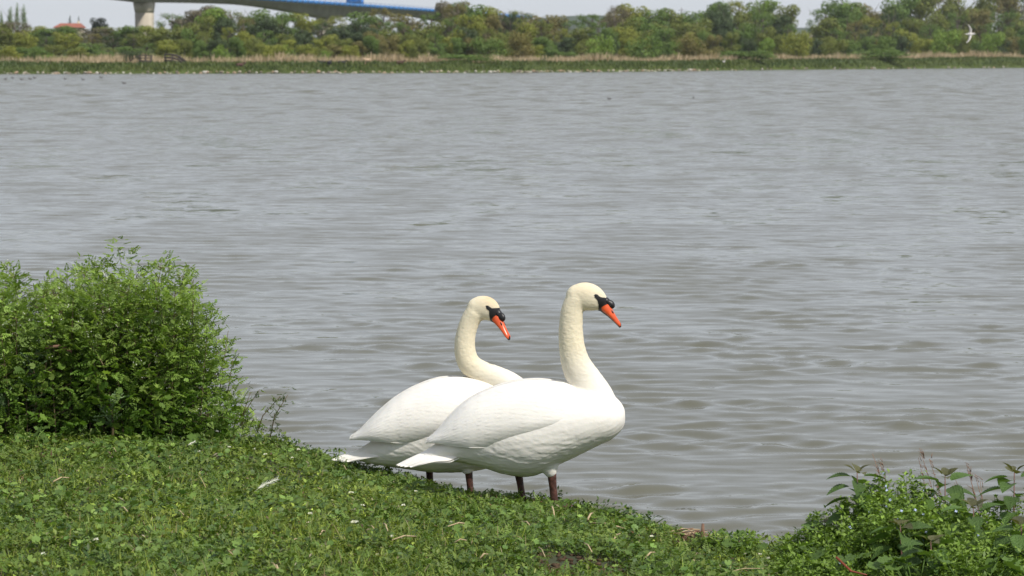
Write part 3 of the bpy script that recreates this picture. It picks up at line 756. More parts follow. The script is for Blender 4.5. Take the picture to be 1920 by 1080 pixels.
def loft(st, seg=28, pw=2.0):
    """closed loft of superellipse sections: (x, zc, ry, rz)"""
    V, F = [], []
    for x, zc, ry, rz in st:
        for s in range(seg):
            a = 2 * math.pi * s / seg; ca, sa = math.cos(a), math.sin(a)
            V.append((x, ry * math.copysign(abs(sa) ** (2 / pw), sa), zc + rz * math.copysign(abs(ca) ** (2 / pw), ca)))
    n = len(st)
    for i in range(n - 1):
        for s in range(seg):
            a, b = i * seg + s, i * seg + (s + 1) % seg
            F.append([a, b, b + seg, a + seg])
    for i in (0, n - 1):
        V.append((st[i][0], 0, st[i][1])); c = len(V) - 1
        for s in range(0, seg, 2):
            q = [i * seg + s, i * seg + (s + 1) % seg, i * seg + (s + 2) % seg, c]
            F.append(q if i else q[::-1])
    return np.array(V), np.array(F)
def smooth_pts(pts, k=6):
    """Catmull-Rom through rows"""
    P_ = np.array(pts, float); out = []
    for i in range(len(P_) - 1):
        p0, p1, p2, p3 = P_[max(i - 1, 0)], P_[i], P_[i + 1], P_[min(i + 2, len(P_) - 1)]
        for t in np.linspace(0, 1, k, endpoint=False):
            out.append(0.5 * ((2 * p1) + (-p0 + p2) * t + (2 * p0 - 5 * p1 + 4 * p2 - p3) * t * t + (-p0 + 3 * p1 - 3 * p2 + p3) * t ** 3))
    out.append(P_[-1]); return np.array(out)

def make_swan(sp, loc, label):
    S_, ox, oy = sp['scale'], sp['ox'], sp['oy']
    X = lambda px: (px - ox) / S_
    Z = lambda py: (oy - py) / S_
    root = empty('swan', loc, label, 'swan', rz=sp.get('rz', 0))
    st = smooth_pts([(X(x), (Z(t) + Z(b_)) / 2, w, (Z(t) - Z(b_)) / 2) for x, t, b_, w in sp['body']], 5)
    parts = [loft([tuple(q) for q in st], 32)]
    nk = smooth_pts([(X(x), y, Z(z), r * .95 / S_) for x, z, r, y in sp['neck']], 5)
    parts.append(tube([q[:3] for q in nk], [(q[3] * .92, q[3]) for q in nk], 20))
    hd = smooth_pts([(X(x), y, Z(z), r / S_) for x, z, r, y in sp['head']], 5)
    parts.append(tube([q[:3] for q in hd], [(q[3] * .72, q[3]) for q in hd], 20))
    for e in (0, -1): parts.append(ellipsoid(hd[e][:3], (hd[e][3] * .95, hd[e][3] * .72, hd[e][3] * .95)))
    for (x0, z0, r0, x1, z1, r1, y) in sp['thigh']:
        parts.append(tube([(X(x0), y, Z(z0)), (X((x0 + x1) / 2), y, Z((z0 + z1) / 2)), (X(x1), y, Z(z1))], [(r0 / S_ * .6, r0 / S_), ((r0 * .42 + r1 * .58) / S_ * .8, (r0 * .42 + r1 * .58) / S_), r1 / S_], 14))
    V, F = cat_parts(parts)
    me = remesh(V, F, 0.0058, 12)
    nv = len(me.vertices); co = np.empty(nv * 3, np.float32); me.vertices.foreach_get('co', co); co = co.reshape(-1, 3)
    allp = np.concatenate([nk, hd]); dist = np.linalg.norm(co[:, None, :] - allp[None, :, :3], axis=2) - allp[None, :, 3] * 1.0
    k = dist.argmin(1); near = dist[np.arange(nv), k]
    tpar = k / (len(nk) - 1.0)
    cream = np.clip((tpar - sp['cr0']) / sp['cr1'], 0, 1) * np.clip(1 - near / 0.03, 0, 1)
    # soft uneven plumage: lower body ruffled, neck finely tufted
    nb = np.empty(nv * 3, np.float32); me.vertices.foreach_get('normal', nb); nb = nb.reshape(-1, 3)
    low_ = np.clip((Z(sp['body'][5][1]) - .13 - co[:, 2]) / .12, 0, 1) * (1 - np.clip(cream * 2, 0, 1))
    sgn_ = np.where(co[:, 1] > 0, 31.0, 0.0); cc = co[:, 2] + .8 * np.abs(co[:, 1])
    ruf = .0030 * (vnoise(co[:, 0] * 26 + sgn_ + 9 * cc, cc * 60) - .5) + .0022 * (vnoise(co[:, 0] * 60 + sgn_ + 20 * cc, cc * 130 + 5) - .5)
    ang_ = np.arctan2(co[:, 1], co[:, 0] - allp[k, 0])
    tuf = .0022 * (vnoise(ang_ * 9 + 40, co[:, 2] * 120) - .5) + .0016 * (vnoise(ang_ * 20 + 4, co[:, 2] * 260 + 9) - .5)
    headless = np.clip((len(nk) - 3 - k) / 6, 0, 1)
    co2 = co + nb * (.75 * ruf * (.25 + .75 * low_) + 0.9 * tuf * np.clip(cream * 1.5, 0, 1) * headless)[:, None]
    me.vertices.foreach_set('co', co2.astype(np.float32).ravel()); me.update()
    a_ = me.attributes.new('cream', 'FLOAT', 'POINT'); a_.data.foreach_set('value', cream.astype(np.float32))
    hc = np.array([X(sp['crown'][0]), sp['head'][1][3], Z(sp['crown'][1])])
    buff = np.clip(1 - np.linalg.norm(co - hc, axis=1) / 0.085, 0, 1) * sp['buff'] * 1.25
    a_ = me.attributes.new('buff', 'FLOAT', 'POINT'); a_.data.foreach_set('value', buff.astype(np.float32))
    me.materials.clear()
    body = obj('body', me, M_swan, root)
    # bill, along the head axis with its own yaw
    yaw = sp['yaw']
    b0 = np.array([X(sp['bill'][0]), sp['bill'][4], Z(sp['bill'][1])])
    dx, dz = (sp['bill'][2] - sp['bill'][0]) / S_, -(sp['bill'][3] - sp['bill'][1]) / S_
    fwd = Vector((dx, -abs(dx) * math.tan(yaw), dz)); Lb = fwd.length; fwd.normalize()
    side = Vector((0, 0, 1)).cross(fwd).normalized(); upv = fwd.cross(side).normalized()
    def bp(t, s_, u_): return tuple(Vector(b0) + fwd * (t * Lb) + side * s_ + upv * u_)
    def bill_loft(secs, seg=16, lower=False):
        V, F = [], []
        for t, w, hu, hl in secs:
            for q in range(seg):
                a = 2 * math.pi * q / seg; ca, sa = math.cos(a), math.sin(a)
                V.append(bp(t, w * sa, (hu if ca > 0 else hl) * ca))
        n_ = len(secs)
        for i in range(n_ - 1):
            for q in range(seg):
                a, b = i * seg + q, i * seg + (q + 1) % seg; F.append([a, b, b + seg, a + seg])
        for i in (0, n_ - 1):
            V.append(tuple(np.mean(V[i * seg:(i + 1) * seg], axis=0))); c_ = len(V) - 1
            for q in range(0, seg, 2): F.append([i * seg + q, i * seg + (q + 1) % seg, i * seg + (q + 2) % seg, c_])
        return np.array(V), np.array(F)
    hb = sp['bh']
    upper = [(-.08, .0255, hb * .8, .018), (0.1, .0265, hb * .95, .016), (.25, .0235, hb * .80, .012), (.45, .0195, hb * .60, .009), (.65, .0185, hb * .45, .0075), (.82, .0185, hb * .36, .007), (.93, .016, hb * .29, .006), (.985, .010, hb * .15, .004), (1.0, .004, .002, .002)]
    obj('bill', mesh('bill', *bill_loft(upper)), M_bill, root)
    low = [(-.06, .018, .0, .024), (.15, .0165, -.002, .020), (.4, .0145, -.003, .0135), (.7, .0145, -.003, .0098), (.9, .013, -.002, .0085), (.97, .008, -.002, .006)]
    obj('lower_mandible', mesh('lower_mandible', *bill_loft(low)), M_black, root)
    nail = [(.885, .0105, hb * .33, .008), (.95, .0105, hb * .30, .0085), (1.0, .007, hb * .14, .009), (1.03, .003, .002, .006)]
    obj('bill_nail', mesh('bill_nail', *bill_loft(nail, 10)), M_black, root)
    for sg in (-1, 1):
        V, F = ellipsoid(bp(.36, sg * .0125, hb * .5), (.012, .0035, .005), rot=np.array([fwd, side, upv]).T)
        obj('nostril', mesh('nostril', V, F), M_black, root)
    # knob over the bill base, and black base plate
    M3 = np.array([fwd, side, upv]).T
    kp = sp['knob']
    kn = [ellipsoid(bp(kp[0], 0, kp[1]), (kp[2], .0165, kp[3]), 16, 12, M3), ellipsoid(bp(kp[0] - .2, 0, kp[1] - .004), (kp[2] * .95, .019, kp[3] * .9), 16, 12, M3)]
    obj('bill_knob', remesh(*cat_parts(kn), .0028, 4), M_black, root)
    # black facial skin draped on the head from eye to bill
    bvh = BVHTree.FromPolygons([tuple(v) for v in co], [list(p_.vertices) for p_ in me.polygons])
    poly = [(X(a), Z(b)) for a, b in sp['mask']]
    def inside(x, z):
        r_ = False; j = len(poly) - 1
        for i in range(len(poly)):
            if (poly[i][1] > z) != (poly[j][1] > z) and x < (poly[j][0] - poly[i][0]) * (z - poly[i][1]) / (poly[j][1] - poly[i][1]) + poly[i][0]: r_ = not r_
            j = i
        return r_
    gx0, gx1 = min(q[0] for q in poly), max(q[0] for q in poly); gz0, gz1 = min(q[1] for q in poly), max(q[1] for q in poly)
    st_ = 0.0022
    for sg in (-1, 1):
        idx, V, F = {}, [], []
        vd = Vector((math.sin(yaw) * 0.0, -sg, 0)).normalized()
        for i in range(int((gx1 - gx0) / st_) + 1):
            for j in range(int((gz1 - gz0) / st_) + 1):
                x, z = gx0 + (i + .5) * st_, gz0 + (j + .5) * st_
                if not inside(x, z): continue
                q = []
                for (a, b_) in ((i, j), (i + 1, j), (i + 1, j + 1), (i, j + 1)):
                    if (a, b_) not in idx:
                        o_ = Vector((gx0 + a * st_, b0[1] + sg * .25, gz0 + b_ * st_))
                        h = bvh.ray_cast(o_, vd)
                        if h[0] is None or (h[0] - Vector(b0)).length > 0.14: idx[a, b_] = None
                        else: idx[a, b_] = len(V); V.append(tuple(h[0] + h[1] * 0.0016))
                    q.append(idx[a, b_])
                if None not in q: F.append(q if sg < 0 else q[::-1])
        if F: obj('face_mask', mesh('face_mask', np.array(V), np.array(F)), M_black, root)
        ex, ez = X(sp['eye'][0]), Z(sp['eye'][1])
        h = bvh.ray_cast(Vector((ex, b0[1] + sg * .25, ez)), vd)
        if h[0] is not None:
            obj('eye', mesh('eye', *ellipsoid(tuple(h[0] - h[1] * .002), (.006, .005, .006), 12, 8)), M_eye, root)
    # folded wings: shells with shingled feather edges
    ws = smooth_pts([(X(x), Z(t), (Z(b_) + .26 * Z(t)) / 1.26, w) for x, t, b_, w in sp['wing']], 7)
    na = 64; wings = []
    for sg in (-1, 1):
        Vo, Vi = [], []
        for i, (x, zt, zb, w) in enumerate(ws):
            s = i / (len(ws) - 1)
            for j in range(na):
                t = j / (na - 1); a = R(4) + t * R(101)
                Rz = zt - zb
                fr = 1 - min(1, max(0, (s - .30) / .3)); curl = 1.0 - (.06 + .30 * fr) * (max(0, t - .7) / .3) ** 2
                y_ = w * math.sin(a) ** 0.85 * curl if math.sin(a) > 0 else 0
                z_ = zb + Rz * math.cos(a)
                rear = min(1, max(0, (s - .42) / .22))
                ph = (t * 9.5 + 1.4 * s * s) % 1.0
                off = .0010 * rear * (ph ** 1.5)
                row = s * 17 + 0.9 * math.sin(t * 3); cell = (t * 13 + (int(row) % 2) * .5) % 1.0
                off += .0007 * (1 - rear) * (row % 1.0) * (1 - (2 * cell - 1) ** 2 * .6)
                nrm = Vector((0, math.sin(a), math.cos(a) * .8)).normalized()
                Vo.append((x, sg * (y_ + nrm.y * off), z_ + nrm.z * off))
                Vi.append((x, sg * (y_ - nrm.y * .010), z_ - nrm.z * .010))
        n_ = len(ws); V = np.array(Vo + Vi); F = []
        N1 = n_ * na
        for i in range(n_ - 1):
            for j in range(na - 1):
                a = i * na + j
                F.append([a, a + 1, a + na + 1, a + na]); F.append([N1 + a, N1 + a + na, N1 + a + na + 1, N1 + a + 1])
            for j in (0, na - 1):
                a = i * na + j; F.append([a, a + na, N1 + a + na, N1 + a])
        for i in (0, n_ - 1):
            for j in range(na - 1):
                a = i * na + j; F.append([a, a + 1, N1 + a + 1, N1 + a])
        F = np.array(F)
        if sg > 0: F = F[:, ::-1]
        wings.append(obj('wing', mesh('wing', V, F), M_swan, root))
    # overlapping feathers laid over each wing, tips free towards the tail
    def wing_pt(sf, t, off, sg):
        q = min(max(sf, 0), .9999) * (len(ws) - 1); i0 = int(q); x, zt, zb, w = ws[i0] * (1 - (q - i0)) + ws[i0 + 1] * (q - i0)
        a = R(4) + t * R(101); fr = 1 - min(1, max(0, (sf - .30) / .3)); curl = 1.0 - (.06 + .30 * fr) * (max(0, t - .7) / .3) ** 2
        y_ = w * max(0, math.sin(a)) ** .85 * curl; z_ = zb + (zt - zb) * math.cos(a)
        nrm = Vector((0, math.sin(a), math.cos(a) * .8)).normalized()
        return (x, sg * (y_ + nrm.y * off), z_ + nrm.z * off)
    fg = np.random.default_rng(int(ox))
    for sg, wob in ((-1, wings[0]), (1, wings[1])):
        V, F = [], []
        for r_ in range(15):
            s0 = .20 + r_ * .042; big = max(0, (r_ - 7) / 7)
            ncol_ = int(17 - 8 * big)
            for c_ in range(ncol_):
                tc_ = (c_ + .5 * (r_ % 2) + fg.uniform(-.12, .12)) / ncol_ * .93 + .03
                ln = (.085 + .20 * big) * fg.uniform(.88, 1.1); wd = .62 / ncol_ * .93 * fg.uniform(.9, 1.1)
                ln = min(ln, 1.0 - s0 - fg.uniform(0, .03)); lift = (.0011 + .0011 * big) * fg.uniform(.6, 1.4)
                n0 = len(V); drift = .05 * big * (tc_ - .3)
                for a in range(7):
                    v = a / 6; hw = wd * (1 if v < .6 else math.sqrt(max(.02, 1 - ((v - .6) / .4) ** 2)))
                    for b_ in range(5):
                        k_ = -1 + b_ / 2
                        V.append(wing_pt(s0 + ln * v * (1 - .06 * k_ * k_), min(.985, max(.01, tc_ + hw * k_ + drift * v)), .0006 + lift * v * (1 - .35 * k_ * k_), sg))
                for a in range(6):
                    for b_ in range(4):
                        q = n0 + a * 5 + b_; F.append([q, q + 1, q + 6, q + 5] if sg < 0 else [q, q + 5, q + 6, q + 1])
        o = obj('feather_layer', mesh('feather_layer', np.array(V), np.array(F)), M_swan, wob); o['kind'] = 'stuff'
    # tail: fan of separate feathers
    (tx0, ty0), (tx1, ty1) = sp['tail']
    T0 = Vector((X(tx0), 0, Z(ty0))); T1 = Vector((X(tx1), 0, Z(ty1)))
    nu_, nt_ = 41, 22; Vt, Vb = [], []
    dl = T1 - T0
    for a in range(nu_):
        u_ = -1 + 2 * a / (nu_ - 1); saw = ((a / (nu_ - 1)) * 10) % 1.0 if u_ > 0 else (1 - (a / (nu_ - 1)) * 10) % 1.0
        for b_ in range(nt_):
            t = b_ / (nt_ - 1)
            ln = (1 - .24 * u_ * u_ - .035 * abs(saw - .5) * 2)
            grow = .4 + .6 * min(1, t / .4) ** .8; y_ = u_ * (.112 + .01 * t) * (1 - .5 * t ** 2) * grow
            drop = .092 * abs(u_) ** 1.5 * (1 - .72 * t) * grow ** 1.5 + .0018 * saw * min(1, t * 3)
            q = T0 + dl * (t * ln) + Vector((0, 0, -.010 * t * t + .024 * math.sin(t * 3.1) - drop)); th = .016 * (1 - t) ** 1.5 + .0012
            Vt.append((q.x, y_, q.z)); Vb.append((q.x, y_ * .97, q.z - th))
    V = np.array(Vt + Vb); N1 = nu_ * nt_; F = []
    for a in range(nu_ - 1):
        for b_ in range(nt_ - 1):
            k0 = a * nt_ + b_; F.append([k0, k0 + 1, k0 + nt_ + 1, k0 + nt_]); F.append([N1 + k0, N1 + k0 + nt_, N1 + k0 + nt_ + 1, N1 + k0 + 1])
        for b_ in (0, nt_ - 1):
            k0 = a * nt_ + b_; F.append([k0, k0 + nt_, N1 + k0 + nt_, N1 + k0])
    for a in (0, nu_ - 1):
        for b_ in range(nt_ - 1):
            k0 = a * nt_ + b_; F.append([k0, k0 + 1, N1 + k0 + 1, N1 + k0])
    obj('tail', mesh('tail', V, np.array(F)), M_swan, root)
    for (fx, fy, ang_f, ln_f, wd_f) in sp['loose']:
        h = bvh.ray_cast(Vector((X(fx), -.6, Z(fy))), Vector((0, 1, 0)))
        if h[0] is None: continue
        V, F = [], []
        for a in range(6):
            t = a / 5; hw = wd_f * math.sin(math.pi * min(1, t * .85 + .12)) * (.75 + .25 * math.cos(a * 2.4))
            cx_, cz_ = math.cos(ang_f) * ln_f * t, math.sin(ang_f) * ln_f * t
            for k_ in (-1, 0, 1): V.append((h[0].x + cx_ - math.sin(ang_f) * hw * k_, h[0].y - .006 - .012 * t + .004 * abs(k_), h[0].z + cz_ + math.cos(ang_f) * hw * k_))
        for a in range(5):
            for k_ in range(2): q = a * 3 + k_; F.append([q, q + 1, q + 4, q + 3])
        obj('loose_feather', mesh('loose_feather', np.array(V), np.array(F)), M_swan, root)
    # legs with webbed feet
    for (x0, z0, x1, z1, y, r) in sp['leg']:
        P0 = Vector((X(x0), y, Z(z0))); P1 = Vector((X(x1), y, min(Z(z1), float(ground_z(loc[0] + X(x1), loc[1] + y)) - loc[2] + .01)))
        mid = (P0 + P1) / 2
        lg = obj('leg', mesh('leg', *tube([P0, P0.lerp(P1, .25), mid, P0.lerp(P1, .8), P1], [(r * 1.05, r * 1.2), (r * .85, r), (r * .72, r * .86), (r * .75, r * .9), (r * .9, r)], 14)), M_leg, root)
        toes = []
        for a in (-.42, 0, .42):
            tp = P1 + Vector((math.cos(a) * .12, math.sin(a) * .12, -.006))
            toes.append(tube([P1, P1.lerp(tp, .5) + Vector((0, 0, .006)), tp], [.014, .011, .006], 8))
        for a in (-.42, 0):
            V = np.array([P1, P1 + Vector((math.cos(a) * .115, math.sin(a) * .115, -.004)), P1 + Vector((math.cos(a + .21) * .1, math.sin(a + .21) * .1, -.004)), P1 + Vector((math.cos(a + .42) * .115, math.sin(a + .42) * .115, -.004))])
            V2 = V - np.array([0, 0, .004])
            toes.append((np.concatenate([V, V2]), np.array([[0, 1, 2, 3], [7, 6, 5, 4], [1, 2, 6, 5], [2, 3, 7, 6]])))
        obj('foot', mesh('foot', *cat_parts(toes)), M_leg, lg)
    return root

swan1 = dict(scale=390, ox=1020, oy=930, rz=R(0),
    body=[(792, 846, 866, .035), (815, 832, 866, .06), (850, 803, 864, .10), (900, 760, 874, .155), (950, 733, 889, .19), (1000, 720, 891, .205), (1050, 718, 868, .205), (1090, 718, 849, .192), (1120, 724, 834, .168), (1145, 736, 822, .134), (1163, 752, 806, .09), (1171, 766, 792, .04)],
    neck=[(1122, 778, 46, 0), (1112, 745, 41, 0), (1097, 714, 35, 0), (1082, 686, 30, 0), (1074, 660, 26.5, 0), (1070, 630, 24.5, 0), (1070, 600, 23, 0), (1073, 574, 21.5, 0), (1082, 556, 21, 0)],
    head=[(1082, 553, 24, 0), (1096, 553, 26.5, 0), (1110, 557, 25, 0), (1122, 564, 19.5, 0), (1129, 570, 13, 0)],
    thigh=[(1020, 830, 46, 1034, 888, 8.5, -.07), (978, 862, 32, 973, 894, 11, .07)],
    leg=[(1033, 872, 1040, 932, -.07, .021), (971, 884, 981, 928, .075, .019)],
    loose=[], cr0=0.02, cr1=0.55, crown=(1098, 530), buff=.3, yaw=R(4), bill=(1129, 573, 1162, 609, 0.0), bh=.037, knob=(.12, .036, .025, .019),
    mask=[(1112, 548), (1117, 547.5), (1124, 553), (1133, 555), (1145, 560), (1150, 572), (1140, 580), (1124, 586), (1121, 580), (1121, 568), (1118, 558), (1113, 553)], eye=(1115.5, 550.5),
    wing=[(1125, 745, 782, .05), (1108, 731, 790, .11), (1085, 720, 800, .165), (1050, 712, 810, .200), (1000, 708, 819, .213), (950, 715, 825, .205), (905, 731, 828, .184), (872, 750, 828, .157), (846, 774, 827, .125), (826, 797, 826, .094), (812, 812, 826, .068), (799, 823, 828, .034)],
    tail=((886, 827), (742, 867)))
swan2 = dict(scale=366, ox=840, oy=898, rz=R(0),
    body=[(668, 842, 862, .035), (690, 828, 868, .065), (722, 802, 873, .115), (770, 756, 880, .168), (820, 728, 885, .195), (870, 716, 884, .205), (920, 719, 876, .2), (960, 724, 862, .178), (985, 733, 846, .14), (1002, 747, 826, .085), (1008, 762, 808, .04)],
    neck=[(972, 760, 36, 0), (972, 738, 31, 0), (955, 720, 27.5, 0), (930, 706, 25, 0), (903, 695, 23.5, 0), (882, 681, 22.5, 0), (873, 662, 21.5, 0), (871, 640, 20.5, 0), (874, 618, 19.5, 0), (881, 597, 19.5, 0), (891, 580, 20, -.004)],
    head=[(896, 573, 23, -.005), (909, 572, 23.5, -.012), (919, 577, 21.5, -.02), (926, 584, 16.5, -.027), (930, 589, 12, -.031)],
    thigh=[(864, 830, 42, 878, 882, 9, -.07), (800, 850, 32, 803, 880, 11, .07)],
    leg=[(877, 865, 884, 902, -.07, .020), (802, 866, 804, 898, .075, .021)],
    loose=[(757, 818, 1.1, .05, .008)], cr0=0.05, cr1=0.45, crown=(922, 554), buff=.85, yaw=R(38), bill=(929, 590, 955, 627, -.033), bh=.037, knob=(.14, .036, .027, .020),
    mask=[(911, 565.5), (915, 565.5), (922, 570), (933, 570), (943, 572), (947, 584), (940, 590), (924, 600), (919, 594), (917.5, 583), (917, 575), (912, 571)], eye=(913.5, 568),
    wing=[(960, 742, 790, .05), (940, 724, 798, .12), (912, 710, 808, .175), (870, 702, 814, .205), (822, 704, 818, .213), (776, 720, 820, .20), (738, 742, 819, .175), (707, 768, 818, .148), (686, 789, 818, .115), (669, 806, 819, .075), (653, 817, 821, .034)],
    tail=((778, 822), (618, 857)))
Y1 = 10.8; X1 = (1020 - 960) / 390.0
make_swan(swan1, (X1, Y1, z_for(930, Y1)), 'white swan standing upright with straight neck, on the grassy edge')
Y2 = 11.62; X2 = (840 - 960) / 366.0
make_swan(swan2, (X2, Y2, z_for(898, Y2)), 'white swan with neck folded back in a curve, partly hidden by the other swan')

# ------------------------------------------------------------------ leaf shapes
def lobed_leaf(lobes=7, amp=.16, pleat=.1, cup=.18):
    V = [(0.05, 0, 0)]; n = lobes * 2
    for i in range(n + 1):
        a = math.pi * (-0.93 + 1.86 * i / n); r = 1 if i % 2 else 1 - amp
        V.append((r * math.cos(a) * .95 + .1, r * math.sin(a), cup * r * r + (pleat if i % 2 else -pleat) * .6))
    return np.array(V), np.array([[0, i, i + 1] for i in range(1, n + 1)])
P_mallow = lobed_leaf()
P_oval = (np.array([[0, 0, 0], [.45, .28, .08], [1, 0, -.06], [.45, -.28, .08], [.5, 0, -.02]]), np.array([[0, 4, 1], [1, 4, 2], [0, 3, 4], [3, 2, 4]]))
P_blade = (np.array([[0, -.5, 0], [0, .5, 0], [.12, .42, .45], [.12, -.42, .45], [.42, .22, .82], [.42, -.22, .82], [.8, 0, .98]]), np.array([[0, 1, 2], [0, 2, 3], [3, 2, 4], [3, 4, 5], [5, 4, 6]]))
def frond(pairs=4, w=.42):
    V, F = [], []
    def leaflet(x, y, dx, dy, ln, wd):
        n = len(V); d = math.hypot(dx, dy); dx, dy = dx / d, dy / d
        V.extend([(x, y, 0), (x + dx * ln * .55 - dy * wd, y + dy * ln * .55 + dx * wd, .05), (x + dx * ln, y + dy * ln, -.05), (x + dx * ln * .55 + dy * wd, y + dy * ln * .55 - dx * wd, .05)])
        F.append([n, n + 1, n + 2]); F.append([n, n + 2, n + 3])
    for i in range(pairs):
        x = .12 + .2 * i; ln = w * (1 - .17 * i)
        for s in (-1, 1): leaflet(x, 0, .65, s, ln, ln * .26)
    leaflet(.78, 0, 1, 0, .3, .09)
    return np.array(V), np.array(F)
P_frond = frond()
def greens(N, g, a, b, va=.25, k=None):
    f = (g.random(N) if k is None else np.clip(k + g.normal(0, .22, N), 0, 1))[:, None]
    return (np.array(a) * (1 - f) + np.array(b) * f) * np.exp(g.normal(0, va, (N, 1)))

# ------------------------------------------------------------------ ground cover (uncountable)
SOIL = [(1085, 1064, .17, .2), (70, 858, .10, .07), (1290, 1008, .07, .05), (1040, 1078, .09, .1)]
soil_pts = [(on_ground(a, b), rx, ry) for a, b, rx, ry in SOIL]
def off_soil(x, y):
    keep = np.ones(len(x), bool)
    for p_, rx, ry in soil_pts:
        keep &= ((x - p_.x) / rx) ** 2 + ((y - p_.y) / ry) ** 2 > 0.75 + 0.5 * vnoise(x * 30, y * 30)
    return keep
def cover_xy(N, g, beyond=.75):
    x = g.uniform(-3.9, 3.1, int(N * 1.25)); y = g.uniform(6.7, 13.6, int(N * 1.25))
    k = (y < crest_y(x) + beyond) & off_soil(x, y)
    # nothing where no camera near the viewpoint can see: strip far to the sides of the near ground
    k &= np.abs(x + .3) < 1.2 + .27 * y
    return x[k][:N], y[k][:N]
g = np.random.default_rng(99)
def clump(x, y): return .55 * vnoise(x * 2.3 + 5, y * 2.3) + .45 * vnoise(x * 6.1, y * 6.1 + 8)
parts = []
# small oval leaves
x, y = cover_xy(150000, g); N = len(x); c = clump(x, y)
z = ground_z(x, y) + g.random(N) ** .8 * (.008 + .085 * c * c)
kk = np.clip(vnoise(x * 1.5 + 9, y * 1.5 + 3) * 1.5 - .35, 0, 1) * .8 + .1
parts.append(scatter(P_oval, np.stack([x, y, z], -1), rotations(g.uniform(0, 6.28, N), g.normal(.25, .45, N), g.normal(0, .4, N)), g.uniform(.012, .028, N) * (.8 + .5 * c), greens(N, g, (.072, .128, .022), (.25, .305, .05), .40, kk)))
# rounder lobed leaves in drifts
x, y = cover_xy(46000, g); c = vnoise(x * 1.6 + 31, y * 1.6 + 2); k = g.random(len(x)) < np.clip((c - .28) * 2.2, .08, 1); x, y, c = x[k], y[k], c[k]; N = len(x)
z = ground_z(x, y) + .015 + g.random(N) * (.02 + .055 * clump(x, y))
parts.append(scatter(P_mallow, np.stack([x, y, z], -1), rotations(g.uniform(0, 6.28, N), g.normal(.15, .4, N), g.normal(0, .35, N)), g.uniform(.007, .019, N), greens(N, g, (.075, .145, .034), (.17, .25, .052), .3)))
# feathery young fronds
x, y = cover_xy(16000, g); N = len(x)
z = ground_z(x, y) + .01 + g.random(N) * .035
parts.append(scatter(P_frond, np.stack([x, y, z], -1), rotations(g.uniform(0, 6.28, N), g.normal(.45, .3, N), g.normal(0, .3, N)), g.uniform(.025, .06, N), greens(N, g, (.075, .14, .022), (.15, .22, .04), .2)))
tx, ty = cover_xy(900, g, .12); tk = np.hypot(tx - .15, ty - 10.6) > .32; tx, ty = tx[tk][:620], ty[tk][:620]
cx = np.concatenate([np.random.default_rng(4).uniform(-1.5, 1.7, 150)]); cxk = (np.abs(cx - .15) > .16) & (np.abs(cx + .3) > .3); cx = cx[cxk]
tx = np.concatenate([tx, cx]); ty = np.concatenate([ty, crest_y(cx) + g.uniform(-.12, .06, len(cx))])
K = 46; x = np.repeat(tx, K) + g.normal(0, .028, len(tx) * K); y = np.repeat(ty, K) + g.normal(0, .028, len(tx) * K); N = len(x)
th = np.repeat(g.uniform(.03, .10, len(tx)), K); z = ground_z(x, y) + g.random(N) * th
tone = np.repeat(g.choice([0.1, 0.35, 0.6, 0.9], len(tx)), K); big = np.repeat(g.uniform(.7, 1.5, len(tx)), K)
parts.append(scatter(P_oval, np.stack([x, y, z], -1), rotations(g.uniform(0, 6.28, N), g.normal(.45, .4, N), g.normal(0, .4, N)), g.uniform(.014, .026, N) * big, greens(N, g, (.05, .10, .024), (.19, .25, .05), .2, tone)))
x, y = cover_xy(5200, g); N = len(x)
z = ground_z(x, y) + .02 + g.random(N) * .03
tan = np.array([(.30, .23, .13), (.20, .11, .06), (.42, .37, .26), (.13, .08, .05)])[g.integers(0, 4, N)] * g.uniform(.7, 1.2, (N, 1))
parts.append(scatter(P_oval, np.stack([x, y, z], -1), rotations(g.uniform(0, 6.28, N), g.normal(.1, .4, N), g.normal(0, .5, N)), np.stack([g.uniform(.012, .04, N), g.uniform(.006, .016, N), np.full(N, .02)], -1), tan))
V, F, c = merge(parts)
o = obj('ground_cover', mesh('ground_cover', V, F, False, c), M_leaf); tag(o, 'dense low green weeds carpeting the near bank', 'weeds', kind='stuff')
x, y = cover_xy(85000, g, .5); d = crest_y(x) - y
k = g.random(len(x)) < np.clip(.18 + .85 * np.clip((d - 1.6) / 1.6, 0, 1) * (.4 + vnoise(x * 1.2 + 2, y * 1.2)), .16, 1); x, y, d = x[k], y[k], d[k]; N = len(x)
h = g.uniform(.03, .085, N) * (.7 + .6 * vnoise(x * 3, y * 3))
cg = greens(N, g, (.105, .165, .024), (.25, .305, .05), .25); dry = g.random(N) < .05; cg[dry] = np.array([.34, .29, .14]) * g.uniform(.6, 1.2, (dry.sum(), 1))
V, F, c = merge([scatter(P_blade, np.stack([x, y, ground_z(x, y) - .004], -1), rotations(g.uniform(0, 6.28, N), g.normal(0, .35, N), g.normal(0, .3, N)), np.stack([h * .7, g.uniform(.0025, .006, N), h], -1), cg)])
o = obj('grass', mesh('grass', V, F, False, c), M_grass); tag(o, 'short grass blades among the weeds of the near bank', 'grass', kind='stuff')
# bare crumbly soil
for i, (p_, rx, ry) in enumerate(soil_pts):
    parts = []
    for q in range(160):
        a, r_ = g.uniform(0, 6.28), math.sqrt(g.random()); x, y = p_.x + rx * 1.15 * r_ * math.cos(a), p_.y + ry * 1.15 * r_ * math.sin(a)
        s = g.uniform(.003, .012)
        parts.append(ellipsoid((x, y, float(ground_z(x, y)) + s * .4), (s * g.uniform(.8, 1.6), s, s * .7), 6, 4))
    o = obj('bare_soil', mesh('bare_soil', *cat_parts(parts)), M_soil); tag(o, 'bare brown crumbly soil showing through the weeds', 'soil', kind='stuff')

